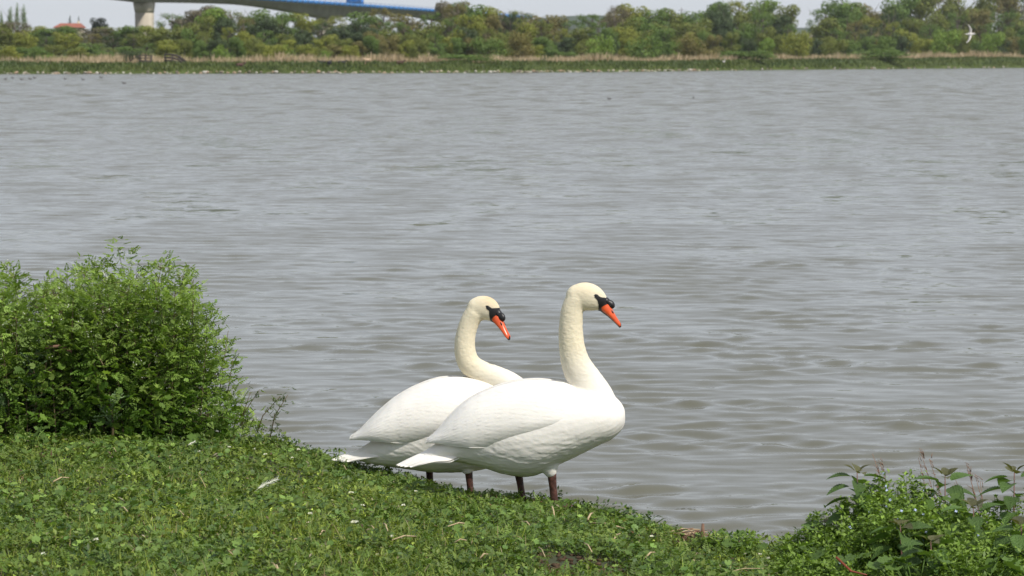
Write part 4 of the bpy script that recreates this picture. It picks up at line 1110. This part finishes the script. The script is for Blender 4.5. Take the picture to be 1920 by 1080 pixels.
# ------------------------------------------------------------------ left bush: tall feathery plants
top_x = [-150, -80, 0, 60, 120, 160, 210, 250, 300, 350, 372, 395, 410, 425, 440, 470]
top_y = [520, 505, 512, 528, 520, 505, 482, 497, 488, 500, 480, 545, 610, 650, 730, 790]
YB = 12.15
def bush_plant(xc, xw, n_st, label, seed, ycen=YB, yw=.45):
    g = np.random.default_rng(seed)
    b = Vector((xc, ycen, float(ground_z(xc, ycen)) - .02))
    root = empty('chervil_plant', b, label, 'bush', 'tall feathery plants forming the bush')
    stems, P_, Yw, Pt, Sc, Cl, fl = [], [], [], [], [], [], []
    for i in range(n_st):
        x0 = xc + g.uniform(-xw, xw) * .8; y0 = ycen + g.uniform(-yw, yw)
        px = 960 + x0 / y0 * FPX
        lean = g.normal(0, .10) + .13 * max(0, (px - 300) / 140)
        x1 = x0 + lean; px1 = 960 + x1 / y0 * FPX
        zt = z_for(np.interp(px1, top_x, top_y), YB) + (y0 - YB) * .02 - .035
        z0 = float(ground_z(x0, y0)) - .03
        hh = max(.12, (zt - z0)) * (g.uniform(1.0, 1.07) if g.random() < .14 else g.uniform(.84, .98) if g.random() < .45 else g.uniform(.35, .88)); y1 = y0 + g.normal(0, .08)
        pts = [Vector((x0, y0, z0)), Vector((x0 + .3 * (x1 - x0), y0, z0 + hh * .4)), Vector((x0 + .65 * (x1 - x0), y0 + .5 * (y1 - y0), z0 + hh * .72)), Vector((x1, y1, z0 + hh))]
        stems.append(tube([p_ - b for p_ in pts], [.0036, .0032, .0024, .0012], 5, False))
        def along(t):
            t *= 3; k = min(2, int(t)); return pts[k].lerp(pts[k + 1], t - k)
        ns = int(74 * (hh / .8)) + 14
        for q in range(ns):
            t = g.uniform(.03, 1) ** .9; s = along(t); a = g.uniform(0, 6.28); r_ = g.uniform(.02, .17) * (1.15 - .75 * t)
            e = s + Vector((math.cos(a) * r_, math.sin(a) * r_, g.uniform(-.01, .05)))
            if q % 7 == 0: stems.append(tube([s - b, e - b], [.002, .001], 4, False))
            P_.append(e - b); Yw.append(a); Pt.append(g.normal(.35, .4)); Sc.append(g.uniform(.045, .095) * (1.1 - .35 * t)); Cl.append(t)
        tip = along(1.0)
        for q in range(int(g.integers(5, 12))):
            t = g.uniform(.75, 1.0); s = along(t) + Vector((g.normal(0, .03), g.normal(0, .03), g.normal(0.01, .015)))
            P_.append(s - b); Yw.append(g.uniform(0, 6.28)); Pt.append(g.uniform(.5, 1.3)); Sc.append(g.uniform(.022, .042)); Cl.append(1.1)
            if g.random() < .8: fl.append(s - b + Vector((0, 0, .012)))
    N = len(P_); Cl = np.array(Cl); f = np.clip(Cl * .75 + g.normal(0, .2, N), 0, 1)
    col = (np.array([.10, .19, .03]) * (1 - f[:, None]) + np.array([.25, .345, .075]) * f[:, None]) * np.exp(g.normal(0, .22, (N, 1)))
    V, F, c = merge([scatter(P_frond, np.array([tuple(p_) for p_ in P_]), rotations(np.array(Yw), np.array(Pt), g.normal(0, .5, N)), np.array(Sc), col)])
    K = N // 3; kk_ = g.integers(0, N, K); bp_ = np.array([tuple(p_) for p_ in P_])[kk_] + g.normal(0, .03, (K, 3)); bp_[:, 2] = np.abs(bp_[:, 2])
    lo = bp_[:, 2] < .45
    big = [(V, F, c), scatter(P_oval, bp_[~lo], rotations(g.uniform(0, 6.28, (~lo).sum()), g.normal(.4, .4, (~lo).sum()), g.normal(0, .5, (~lo).sum())), g.uniform(.02, .042, (~lo).sum()), col[kk_][~lo] * 1.1),
           scatter(P_mallow, bp_[lo][::2] + np.array([0, -.05, 0]), rotations(g.uniform(0, 6.28, len(bp_[lo][::2])), g.normal(.2, .4, len(bp_[lo][::2])), g.normal(.5, .4, len(bp_[lo][::2]))), g.uniform(.014, .034, len(bp_[lo][::2])), col[kk_][lo][::2])]
    V, F, c = merge(big)
    o = obj('foliage', mesh('foliage', V, F, False, c), M_bush, root); o['kind'] = 'stuff'
    o = obj('stems', mesh('stems', *cat_parts(stems)), M_stem, root); o['kind'] = 'stuff'
    if fl:
        fp = np.array([tuple(p_) for p_ in fl]); fp = np.repeat(fp, 5, 0) + g.normal(0, .007, (len(fp) * 5, 3)); K = len(fp)
        V, F, c = scatter(P_oval, fp, rotations(g.uniform(0, 6.28, K), g.normal(.3, .4, K), g.normal(0, .4, K)), g.uniform(.007, .012, K), np.full((K, 3), .66) * np.array([1, 1, .88]))
        o = obj('florets', mesh('florets', V, F, False, c), M_leaf, root); o['kind'] = 'stuff'
    return root
for i, xc in enumerate(np.linspace(-3.45, -1.72, 8)):
    bush_plant(xc, .2, 26 if i < 7 else 18, 'tall feathery green plant with tiny white flowers in the bush at the bank', 300 + i)
for i, (xc, yc) in enumerate([(-3.0, 11.78), (-2.6, 11.72), (-2.2, 11.74), (-1.9, 11.8)]):
    bush_plant(xc, .22, 12, 'feathery green plant on the landward side of the bush, behind the thistles', 330 + i, yc, .1)
# single sprigs to the right of the bush
for i, (bx, tx_, ty_) in enumerate([(440, 487, 730), (470, 526, 742), (500, 540, 740), (425, 437, 672), (452, 470, 735), (410, 428, 620)]):
    g = np.random.default_rng(400 + i)
    gp_ = on_ground(bx, 812); top = at(tx_, ty_, gp_.y)
    root = empty('weed_sprig', gp_, 'thin leaning sprig with sparse leaves at the water-side edge of the bush', 'weed', 'sparse sprigs beside the bush')
    d = top - gp_; pts = [Vector((0, 0, -.02)), d * .5 + Vector((-.015, 0, .03)), d]
    obj('stem', mesh('stem', *tube(pts, [.004, .003, .0015], 5)), M_stem, root)
    N = 26; t = g.uniform(.25, 1.02, N); pp = np.array([tuple(d * q) for q in t]) + g.normal(0, .02, (N, 3))
    V, F, c = scatter(P_frond, pp, rotations(g.uniform(0, 6.28, N), g.normal(.5, .4, N), g.normal(0, .4, N)), g.uniform(.02, .045, N), greens(N, g, (.07, .12, .02), (.14, .19, .04)))
    o = obj('foliage', mesh('foliage', V, F, False, c), M_bush, root); o['kind'] = 'stuff'
# pale-veined thistle rosettes low in the bush
def thistle(px, py, Y, s, label, seed):
    g = np.random.default_rng(seed); c_ = at(px, py, Y); gz = float(ground_z(c_.x, Y))
    root = empty('thistle', (c_.x, Y, gz), label, 'thistle', 'pale thistles in the bush')
    h = c_.z - gz
    obj('stem', mesh('stem', *tube([(0, 0, -.03), (.01, 0, h * .5), (0, 0, h)], [.009, .007, .003], 6)), M_stem, root)
    V0, F0 = [(0, 0, 0)], []
    for k in range(11):
        t = k / 10; hw = (.17 * math.sin(math.pi * min(1, t * .9 + .1))) * (1 if k % 2 else .45)
        V0 += [(t, hw, .05 + .04 * (k % 2)), (t, 0, 0), (t, -hw, .05 + .04 * (k % 2))]
    for k in range(10):
        a = 1 + k * 3; F0 += [[a, a + 1, a + 4, a + 3], [a + 1, a + 2, a + 5, a + 4]]
    lm = mesh('leaf', np.array(V0), F0 , False)
    for q in range(30):
        o = obj('leaf', lm, M_thistle, root); a = g.uniform(0, 6.28)
        o.location = (0, 0, h * g.uniform(.35, 1)); o.rotation_euler = (g.normal(0, .3), -g.uniform(.0, .9), a); L = s * g.uniform(.6, 1.1); o.scale = (L, L, L)
M_thistle, n, l, p = material('thistle_leaf')
tc = n.new('ShaderNodeTexCoord'); tx = n.new('ShaderNodeTexVoronoi'); tx.feature = 'DISTANCE_TO_EDGE'; tx.inputs['Scale'].default_value = 9
cr = n.new('ShaderNodeValToRGB'); cr.color_ramp.elements[0].position = .04; cr.color_ramp.elements[0].color = (.26, .35, .18, 1)
cr.color_ramp.elements[1].position = .16; cr.color_ramp.elements[1].color = (.09, .165, .05, 1)
l.new(tc.outputs['Object'], tx.inputs[0]); l.new(tx.outputs[0], cr.inputs[0]); l.new(cr.outputs[0], p.inputs['Base Color']); p.inputs['Roughness'].default_value = .5
thistle(8, 735, 11.66, .13, 'pale white-veined thistle at the near foot of the bush', 1)
thistle(62, 668, 11.68, .12, 'pale white-veined thistle at the near foot of the bush', 2)
thistle(208, 752, 11.62, .10, 'pale white-veined thistle at the near foot of the bush', 3)

# ------------------------------------------------------------------ plants with leaves one can pick apart
def nettle_leaf():
    V, F = [], []; n = 11
    for i in range(n * 2 + 1):
        t = i / (n * 2); hw = .34 * math.sin(math.pi * t ** .72) ** .9 * (1.0 if i % 2 else .80)
        dz = -.28 * t * t
        V += [(t, hw, dz + .10 * hw / .3), (t, 0, dz), (t, -hw, dz + .10 * hw / .3)]
    for i in range(n * 2):
        a = i * 3; F += [[a, a + 1, a + 4, a + 3], [a + 1, a + 2, a + 5, a + 4]]
    return np.array(V), np.array(F)
def leaf_plain(name, c, noise=.3):
    m = leaf_mat(name, .28, .5, c, attr=False); n, l = m.node_tree.nodes, m.node_tree.links
    rgb = [q for q in n if q.type == 'RGB'][0]; p = n['Principled BSDF']
    tc = n.new('ShaderNodeTexCoord'); t = n.new('ShaderNodeTexNoise'); t.inputs['Scale'].default_value = 5; t.inputs['Detail'].default_value = 5
    oi = n.new('ShaderNodeObjectInfo'); ad = n.new('ShaderNodeVectorMath'); ad.operation = 'ADD'
    l.new(tc.outputs['Object'], ad.inputs[0]); l.new(oi.outputs['Random'], ad.inputs[1]); l.new(ad.outputs[0], t.inputs['Vector'])
    sm = n.new('ShaderNodeMath'); sm.operation = 'ADD'; l.new(t.outputs[0], sm.inputs[0]); l.new(oi.outputs['Random'], sm.inputs[1])
    mr = n.new('ShaderNodeMapRange'); mr.inputs[1].default_value = .3; mr.inputs[2].default_value = 1.7; mr.inputs[3].default_value = 1 - noise * 1.3; mr.inputs[4].default_value = 1 + noise * 1.3
    l.new(sm.outputs[0], mr.inputs[0])
    mx = n.new('ShaderNodeMix'); mx.data_type = 'RGBA'; mx.blend_type = 'MULTIPLY'; mx.inputs[0].default_value = 1
    l.new(rgb.outputs[0], mx.inputs[6]); l.new(mr.outputs[0], mx.inputs[7]); l.new(mx.outputs[2], p.inputs['Base Color'])
    bm = n.new('ShaderNodeBump'); bm.inputs['Distance'].default_value = .05; bm.inputs['Strength'].default_value = .5
    t2 = n.new('ShaderNodeTexNoise'); t2.inputs['Scale'].default_value = 14; l.new(tc.outputs['Object'], t2.inputs['Vector']); l.new(t2.outputs[0], bm.inputs['Height']); l.new(bm.outputs[0], p.inputs['Normal'])
    return m
M_nleaf = leaf_plain('nettle_leaf', (.09, .165, .034)); M_ntip = leaf_plain('nettle_tip', (.12, .12, .045)); M_mleaf = leaf_plain('mallow_leaf', (.12, .205, .042))
NL = mesh('nettle_leaf', *nettle_leaf(), True); NL.materials.append(M_nleaf)
def nettle(px, ptop, Y, lean, pairs, size, label, seed):
    g = np.random.default_rng(seed); t_ = at(px, ptop, Y); bx = t_.x - lean; gz = float(ground_z(bx, Y))
    root = empty('nettle', (bx, Y, gz), label, 'nettle', 'nettles at the bank edge')
    h = t_.z - gz
    P0, P1 = Vector((0, 0, -.03)), Vector((lean, 0, h))
    obj('stem', mesh('stem', *tube([P0, P0.lerp(P1, .5) + Vector((.01, 0, 0)), P1], [.0045, .0038, .002], 6)), M_nstem, root)
    for k in range(pairs):
        t = 1 - (k / pairs) ** 1.45 * .88; c_ = P0.lerp(P1, t) + Vector((.01 * (1 - abs(2 * t - 1)), 0, 0))
        for s in (0, 1):
            a = k * 1.57 + s * math.pi + g.normal(0, .25); L = size * (.5 + .6 * min(1, k / 2.0)) * g.uniform(.85, 1.15)
            pit = .75 - .28 * min(3, k) + g.normal(0, .12)
            o = obj('leaf', NL, M_ntip if k < 2 else M_nleaf, root)
            pl = .012 + .008 * min(k, 3)
            o.location = c_ + Vector((math.cos(a) * pl, math.sin(a) * pl, .004)); o.rotation_euler = (g.normal(0, .25), -pit, a); o.scale = (L, L * 1.02, L)
for q in [(1607, 884, 9.25, .0, 6, .085, 'nettle nearest the straw heap, its toothed leaves spread against the water'),
          (1772, 892, 9.2, .01, 6, .08, 'nettle with brownish tip rising behind the blue-flowered speedwell'),
          (1902, 884, 9.1, .015, 7, .085, 'tall red-stemmed nettle at the clump end farthest from the swans'),
          (1825, 950, 8.85, .0, 6, .075, 'shorter nettle with brownish tip between taller nettles'),
          (1688, 985, 8.7, .0, 5, .07, 'low nettle half buried in the speedwell clump'),
          (1560, 985, 9.3, -.01, 4, .07, 'small nettle at the foot of the clump on the swans\' side'),
          (1915, 985, 8.6, .0, 6, .075, 'low leafy nettle below the tall red-stemmed nettle'),
          (1745, 1015, 8.5, .0, 5, .07, 'low dark nettle in front of the speedwell')]:
    nettle(*q[:4], q[4] + 8, q[5] * 1.2, q[6], seed=q[0])
ML = mesh('mallow_leaf', *lobed_leaf(7, .12, .10, .16), True); ML.materials.append(M_mleaf)
def mallow(px, py, Y, nleaf, spread, size, label, seed):
    g = np.random.default_rng(seed); c_ = at(px, py, Y); gz = float(ground_z(c_.x, Y))
    root = empty('mallow', (c_.x, Y, gz), label, 'mallow', 'mallow plants'); h = max(.05, c_.z - gz)
    for k in range(nleaf):
        a = g.uniform(0, 6.28); r_ = spread * math.sqrt(g.random()); z_ = h * g.uniform(.35, 1.05)
        e = Vector((r_ * math.cos(a), r_ * math.sin(a), z_))
        st_ = obj('stalk', mesh('stalk', *tube([(0, 0, -.02), e * .5 + Vector((0, 0, .02)), e], .0022, 4)), M_mleaf, root)
        o = obj('leaf', ML, M_mleaf, root); L = size * g.uniform(.7, 1.2)
        o.location = e; o.rotation_euler = (g.normal(.25, .35), g.normal(0, .35), a); o.scale = (L, L, L)
for q in [(1600, 950, 9.2, 9, .10, .036, 'broad lobed mallow leaves under the nettle nearest the straw heap'),
          (1690, 945, 9.05, 10, .12, .034, 'mallow leaves in the middle of the speedwell clump'),
          (1850, 930, 9.1, 9, .09, .036, 'mallow leaves below the tall red-stemmed nettle, at its back'),
          (1640, 1010, 8.8, 12, .14, .032, 'mallow leaves low in front of the speedwell'),
          (1780, 990, 8.75, 12, .14, .034, 'mallow leaves below the brown-tipped nettle'),
          (1890, 1020, 8.55, 10, .13, .034, 'mallow leaves under the low leafy nettle at the clump end'),
          (1520, 1000, 9.1, 14, .14, .036, 'mallow leaves at the clump foot beside the small nettle'),
          (1580, 1030, 8.7, 14, .15, .036, 'mallow leaves behind the reddish bent twig'),
          (1720, 1040, 8.4, 15, .15, .036, 'mallow leaves in front of the low dark nettle, on the twig side'),
          (1830, 1050, 8.3, 15, .15, .036, 'mallow leaves in front of the low dark nettle, away from the twig'),
          (1760, 930, 9.15, 12, .11, .034, 'mallow leaves directly behind the speedwell flowers'),
          (1365, 1005, 9.75, 10, .10, .034, 'mallow with big blue-green leaves beside the straw heap'),
          (1405, 1015, 9.65, 9, .10, .030, 'small mallow between the straw heap and the speedwell'),
          (1130, 958, 10.35, 7, .08, .024, 'mallow with cupped leaves at the water edge below the upright swan'),
          (1180, 968, 10.2, 7, .08, .024, 'mallow at the water edge above a long dry stalk'),
          (60, 805, 11.3, 10, .14, .032, 'mallow leaves at the near foot of the bush'),
          (330, 822, 11.55, 10, .14, .028, 'mallow leaves at the bush foot beside the sprigs')]:
    mallow(*q, seed=q[0] + 7)
# speedwell: small leaved mounds with pale blue flowers
M_blueflower = plain('speedwell_blue', (.42, .50, .82), .6); M_whitefl = plain('flower_white', (.75, .77, .82), .6)
def flower_mesh():
    V, F = [(0, 0, 0)], []
    for k in range(4):
        a = k * math.pi / 2
        for da, r_ in ((-.5, .75), (0, 1.0), (.5, .75)): V.append((math.cos(a + da) * r_, math.sin(a + da) * r_, .25))
        F += [[0, 1 + k * 3, 2 + k * 3], [0, 2 + k * 3, 3 + k * 3]]
    return mesh('petals', np.array(V), F, False)
FM = flower_mesh(); FE = mesh('eye_of_flower', *ellipsoid((0, 0, .08), (.3, .3, .14), 8, 4))
def speedwell(px0, px1, tops, Y0, Y1_, n_stems, n_fl, label, seed):
    g = np.random.default_rng(seed)
    Yc = (Y0 + Y1_) / 2; xc = ((px0 + px1) / 2 - 960) / FPX * Yc
    b = Vector((xc, Yc, float(ground_z(xc, Yc))))
    root = empty('speedwell', b, label, 'speedwell', 'speedwell mounds')
    P_, Yw, Pt, Sc, Cl, stems, tips = [], [], [], [], [], [], []
    for i in range(n_stems):
        Y = g.uniform(Y0, Y1_); px = g.uniform(px0, px1); x = (px - 960) / FPX * Y * 1.005
        zt = z_for(np.interp(px, tops[0], tops[1]) , Y1_) - (Y1_ - Y) * .10; z0 = float(ground_z(x, Y)) - .02
        h = max(.04, zt - z0) * (g.uniform(.8, 1) if g.random() < .5 else g.uniform(.35, .9)); lx, ly = g.normal(0, .02, 2)
        A_ = Vector((x, Y, z0)) - b; B_ = Vector((x + lx, Y + ly, z0 + h)) - b
        stems.append(tube([A_, A_.lerp(B_, .5) + Vector((lx * .3, 0, 0)), B_], [.0013, .0011, .0007], 4, False))
        for q in range(int(16 + h * 190)):
            t = g.uniform(.15, 1.0); p_ = A_.lerp(B_, t); P_.append(tuple(p_ + Vector((g.normal(0, .012), g.normal(0, .012), 0)))); Yw.append(g.uniform(0, 6.28)); Pt.append(g.normal(.45, .35)); Sc.append(g.uniform(.013, .027)); Cl.append(t)
        tips.append(B_)
    N = len(P_); f = np.clip(np.array(Cl) * .8 + g.normal(0, .2, N), 0, 1)[:, None]
    col = (np.array([.085, .16, .024]) * (1 - f) + np.array([.20, .30, .048]) * f) * np.exp(g.normal(0, .2, (N, 1)))
    V, F, c = scatter(P_oval, np.array(P_), rotations(np.array(Yw), np.array(Pt), g.normal(0, .4, N)), np.array(Sc), col)
    o = obj('foliage', mesh('foliage', V, F, False, c), M_leaf, root); o['kind'] = 'stuff'
    o = obj('stems', mesh('stems', *cat_parts(stems)), M_mleaf, root); o['kind'] = 'stuff'
    for i in range(n_fl):
        p_ = tips[int(g.integers(0, len(tips)))] + Vector((g.normal(0, .015), -abs(g.normal(0, .02)), g.uniform(-.06, .005)))
        o = obj('flower', FM, M_blueflower, root); s = g.uniform(.005, .0075); o.location = p_; o.scale = (s, s, s); o.rotation_euler = (R(55) + g.normal(0, .4), g.normal(0, .4), g.uniform(0, .8))
        e = obj('flower_eye', FE, M_whitefl, o)
T_R = ([1440, 1480, 1520, 1560, 1600, 1640, 1690, 1720, 1760, 1800, 1860, 1930, 1990], [1010, 968, 965, 945, 915, 885, 862, 876, 893, 912, 918, 925, 920])
speedwell(1590, 1770, T_R, 8.75, 9.35, 290, 40, 'speedwell mound with pale blue flowers between the nettles', 1)
speedwell(1770, 1960, T_R, 8.3, 9.2, 340, 18, 'speedwell mound spreading under the tall red-stemmed nettle', 2)
speedwell(1455, 1590, T_R, 8.7, 9.45, 210, 8, 'low speedwell mound sloping to the water beside the small nettle', 3)
speedwell(1480, 1760, ([1400, 1550, 1800], [1035, 1010, 1010]), 8.0, 8.8, 240, 9, 'low speedwell mound in front of the nettles with reddish twig', 4)
speedwell(1340, 1430, ([1300, 1380, 1450], [985, 980, 1000]), 9.6, 9.9, 40, 0, 'flowerless leafy tuft behind the mallow by the straw heap', 5)

# ------------------------------------------------------------------ dry stalks, straw, twigs, feathers
def stalk(p0, p1, r, label, mat=M_dry, name='dry_stalk', group=None, bow=.01, head=False):
    mid = (p0 + p1) / 2
    root = obj(name, mesh(name, *tube([p0 - mid, Vector((0, 0, bow)), p1 - mid], [r, r * .9, r * .6], 6)), mat, None, mid)
    tag(root, label, 'stalk', group)
    return root
def gz(px, py, up=.03):
    q = on_ground(px, py + up * 390); q.z += up; return q
stalk(gz(1105, 981), gz(1172, 992), .004, 'long straw stalk lying flat near the water edge below the upright swan')
stalk(gz(1102, 975), gz(1112, 962, .05), .005, 'short thick pale stalk leaning near the long straw stalk')
stalk(gz(1165, 970, .04), gz(1197, 980), .005, 'curved pale brown stalk lying under cupped mallow leaves', bow=.025)
stalk(gz(1035, 951, .06), gz(1040, 972, .03), .004, 'pale broken stalk upright just below the swan\'s near leg')
for i, (a, b_) in enumerate([((1150, 1015), (1163, 1003)), ((1095, 1022), (1110, 1040)), ((1300, 1058), (1307, 1040)), ((515, 1068), (523, 1078)), ((505, 1062), (520, 1075)), ((852, 1022), (875, 1018)), ((850, 996), (862, 990)), ((720, 985), (727, 1000)), ((210, 840), (218, 846)), ((330, 962), (345, 970)), ((225, 955), (240, 963)), ((1350, 1080), (1440, 1070)), ((690, 990), (705, 1000)), ((545, 1028), (560, 1015)), ((1392, 1003), (1410, 1003)), ((980, 980), (995, 990)), ((880, 985), (840, 990)), ((400, 940), (412, 945)), ((610, 1000), (600, 1008)), ((780, 1010), (735, 1018)), ((1010, 1030), (1022, 1050)), ((100, 905), (130, 898)), ((900, 1052), (915, 1045)), ((640, 870), (650, 880)), ((1210, 1050), (1228, 1040))]):
    stalk(gz(*a, .045), gz(*b_, .055), random.uniform(.0018, .0038), 'short pale straw lying on the weeds', group='loose straws on the weeds')
# straw heap
g = np.random.default_rng(77); c_ = on_ground(1292, 1006); parts = []
hp = empty('straw_heap', c_, 'small heap of brown and yellow straw at the water edge', 'straw')
for k_, (mat, nm, cnt) in enumerate(((M_dry, 'pale_straw', 26), (M_drydark, 'brown_straw', 40))):
    parts = []
    for q in range(cnt):
        a = g.normal(0, .5); L = g.uniform(.04, .11); x, y, z = g.normal(0, .055), g.normal(0, .035), g.uniform(.01, .06)
        parts.append(tube([(x - math.cos(a) * L, y - math.sin(a) * L, z), (x, y, z + g.uniform(0, .02)), (x + math.cos(a) * L, y + math.sin(a) * L, z + g.normal(0, .012))], g.uniform(.0012, .003), 4))
    o = obj(nm, mesh(nm, *cat_parts(parts)), mat, hp); o['kind'] = 'stuff'
stalk(gz(1317, 992, .02), at(1318, 982, on_ground(1317, 992).y), .011, 'stubby reddish brown bud poking up behind the straw heap', M_drydark, 'broken_stub', bow=0)
tw = on_ground(1600, 1075); 
stalk(at(1568, 1045, 8.35), at(1625, 1078, 8.25), .005, 'reddish bent twig in front of the low speedwell mound', plain('red_twig', (.22, .045, .02), .6, .3, 30), 'twig', bow=-.02)
stalk(at(85, 652, 11.62), at(135, 660, 11.66), .010, 'brown curled dead branch caught in the bush', M_drydark, 'dead_branch', bow=.02)
stalk(at(168, 645, 11.62), at(192, 682, 11.6), .004, 'thin pale dead stem hanging in the bush', M_dry, 'dead_twig', bow=.01)
# dead grass culms behind the nettles
for i, (bx, by, tx_, ty_) in enumerate([(1690, 960, 1636, 851), (1700, 950, 1650, 868), (1790, 950, 1724, 840), (1808, 960, 1742, 860), (1760, 930, 1722, 858), (1860, 960, 1815, 880), (1880, 950, 1828, 890), (1850, 950, 1838, 902), (1822, 970, 1790, 905), (1866, 960, 1812, 870)]):
    g = np.random.default_rng(500 + i); Y = 9.42
    T = at(tx_, ty_, Y); bx_ = at(bx, by, Y); b = Vector((bx_.x, Y, float(ground_z(bx_.x, Y))))
    root = empty('dead_grass_culm', b, 'thin grey-brown dead grass stem with seed head leaning behind the nettles', 'grass stem', 'dead grass stems behind the nettles')
    d = T - b; pts = [Vector((0, 0, -.02)), d * .5 + Vector((.02, 0, .02)), d]
    obj('stem', mesh('stem', *tube(pts, [.0022, .0018, .001], 5)), M_drydark, root)
    parts = []
    for q in range(14):
        s = d * g.uniform(.62, 1.0) + Vector((.01, 0, .006)); e = s + Vector((g.normal(-.012, .008), g.normal(0, .006), g.uniform(.008, .025)))
        parts.append(tube([s, e], [.0016, .0006], 4))
    o = obj('seed_head', mesh('seed_head', *cat_parts(parts)), M_drydark, root); o['kind'] = 'stuff'
# white feathers on the weeds
def feather(px0, py0, px1, py1, label, seed, up=.05, bars=26, wide=.3):
    g = np.random.default_rng(seed); p0 = gz(px0, py0, up); p1 = at(px1, py1, p0.y + .02)
    root = empty('feather', p0, label, 'feather'); d = p1 - p0; L = d.length
    obj('shaft', mesh('shaft', *tube([(0, 0, 0), d * .5 + Vector((0, 0, L * .06)), d], [.0016, .0012, .0005], 5)), M_featherw, root)
    V, F = [], []; dn = d.normalized(); sd = Vector((dn.z * .9, -.35, -dn.x * .9)).normalized()
    for q in range(bars):
        t = .12 + .85 * q / bars
        for s in (-1, 1):
            b0 = d * t + Vector((0, 0, L * .06 * math.sin(t * 3.1))); ln = L * wide * (1 - .5 * t) * g.uniform(.5, 1.15)
            tip = b0 + (dn * 1.0 + sd * s * g.uniform(.35, .75)).normalized() * ln + Vector((0, g.normal(0, .004), g.normal(0, .004)))
            n = len(V); wv = dn * .0016
            V += [tuple(b0 - wv), tuple(b0 + wv), tuple(tip)]; F.append([n, n + 1, n + 2])
    o = obj('vane', mesh('vane', np.array(V), np.array(F), False), M_featherw, root); o['kind'] = 'stuff'
feather(476, 924, 522, 898, 'white frayed feather stuck upright in the weeds between bush and swans', 1, .04)
feather(352, 834, 366, 828, 'small white feather scrap beside the bush foot', 2, .05, 16, .5)
def down(px, py, s, label, seed, grp='white down tufts on the weeds'):
    g = np.random.default_rng(seed); p0 = gz(px, py, .045); V, F = [], []
    for q in range(46):
        dd_ = g.normal(size=3); dd_ /= np.linalg.norm(dd_); dd_[2] = abs(dd_[2]) * .6; ln = s * g.uniform(.5, 1.1); w_ = np.cross(dd_, g.normal(size=3)); w_ = w_ / np.linalg.norm(w_) * .0012
        n = len(V); V += [tuple(-w_), tuple(w_), tuple(dd_ * ln * .6 + w_ + np.array([0, 0, .004])), tuple(dd_ * ln)]; F.append([n, n + 1, n + 2]); F.append([n, n + 2, n + 3])
    o = obj('down_tuft', mesh('down_tuft', np.array(V), np.array(F), False), M_featherw, None, p0); tag(o, label, 'feather', grp)
down(664, 983, .020, 'fluffy round white down tuft, largest on the open weeds', 3, 'largest down tuft')
for i, (a, b_) in enumerate([(400, 843), (430, 838), (372, 847), (478, 842), (498, 852), (560, 842), (548, 858), (218, 902), (658, 925), (636, 908), (680, 950), (757, 950), (548, 858), (82, 1046), (180, 1018), (735, 1010), (1222, 1008), (582, 967), (845, 982), (780, 922), (1350, 1000), (1425, 1042), (1440, 1050)]):
    down(a, b_, .009 + .005 * ((i * 7) % 3) / 2, 'small white fluff of down on the weeds', 20 + i)

# ------------------------------------------------------------------ haze in the air
m = bpy.data.materials.new('haze'); m.use_nodes = True
n, l = m.node_tree.nodes, m.node_tree.links
n.remove(n['Principled BSDF'])
v = n.new('ShaderNodeVolumePrincipled'); v.inputs['Color'].default_value = (0.86, 0.9, 0.96, 1); v.inputs['Density'].default_value = 0.00009; v.inputs['Anisotropy'].default_value = 0.2
l.new(v.outputs[0], n['Material Output'].inputs['Volume'])
o = obj('haze', mesh('haze', *box(-1900, 1900, -60, 4300, -4.5, 75), False), m)
tag(o, 'thin pale haze in the air', kind='stuff')
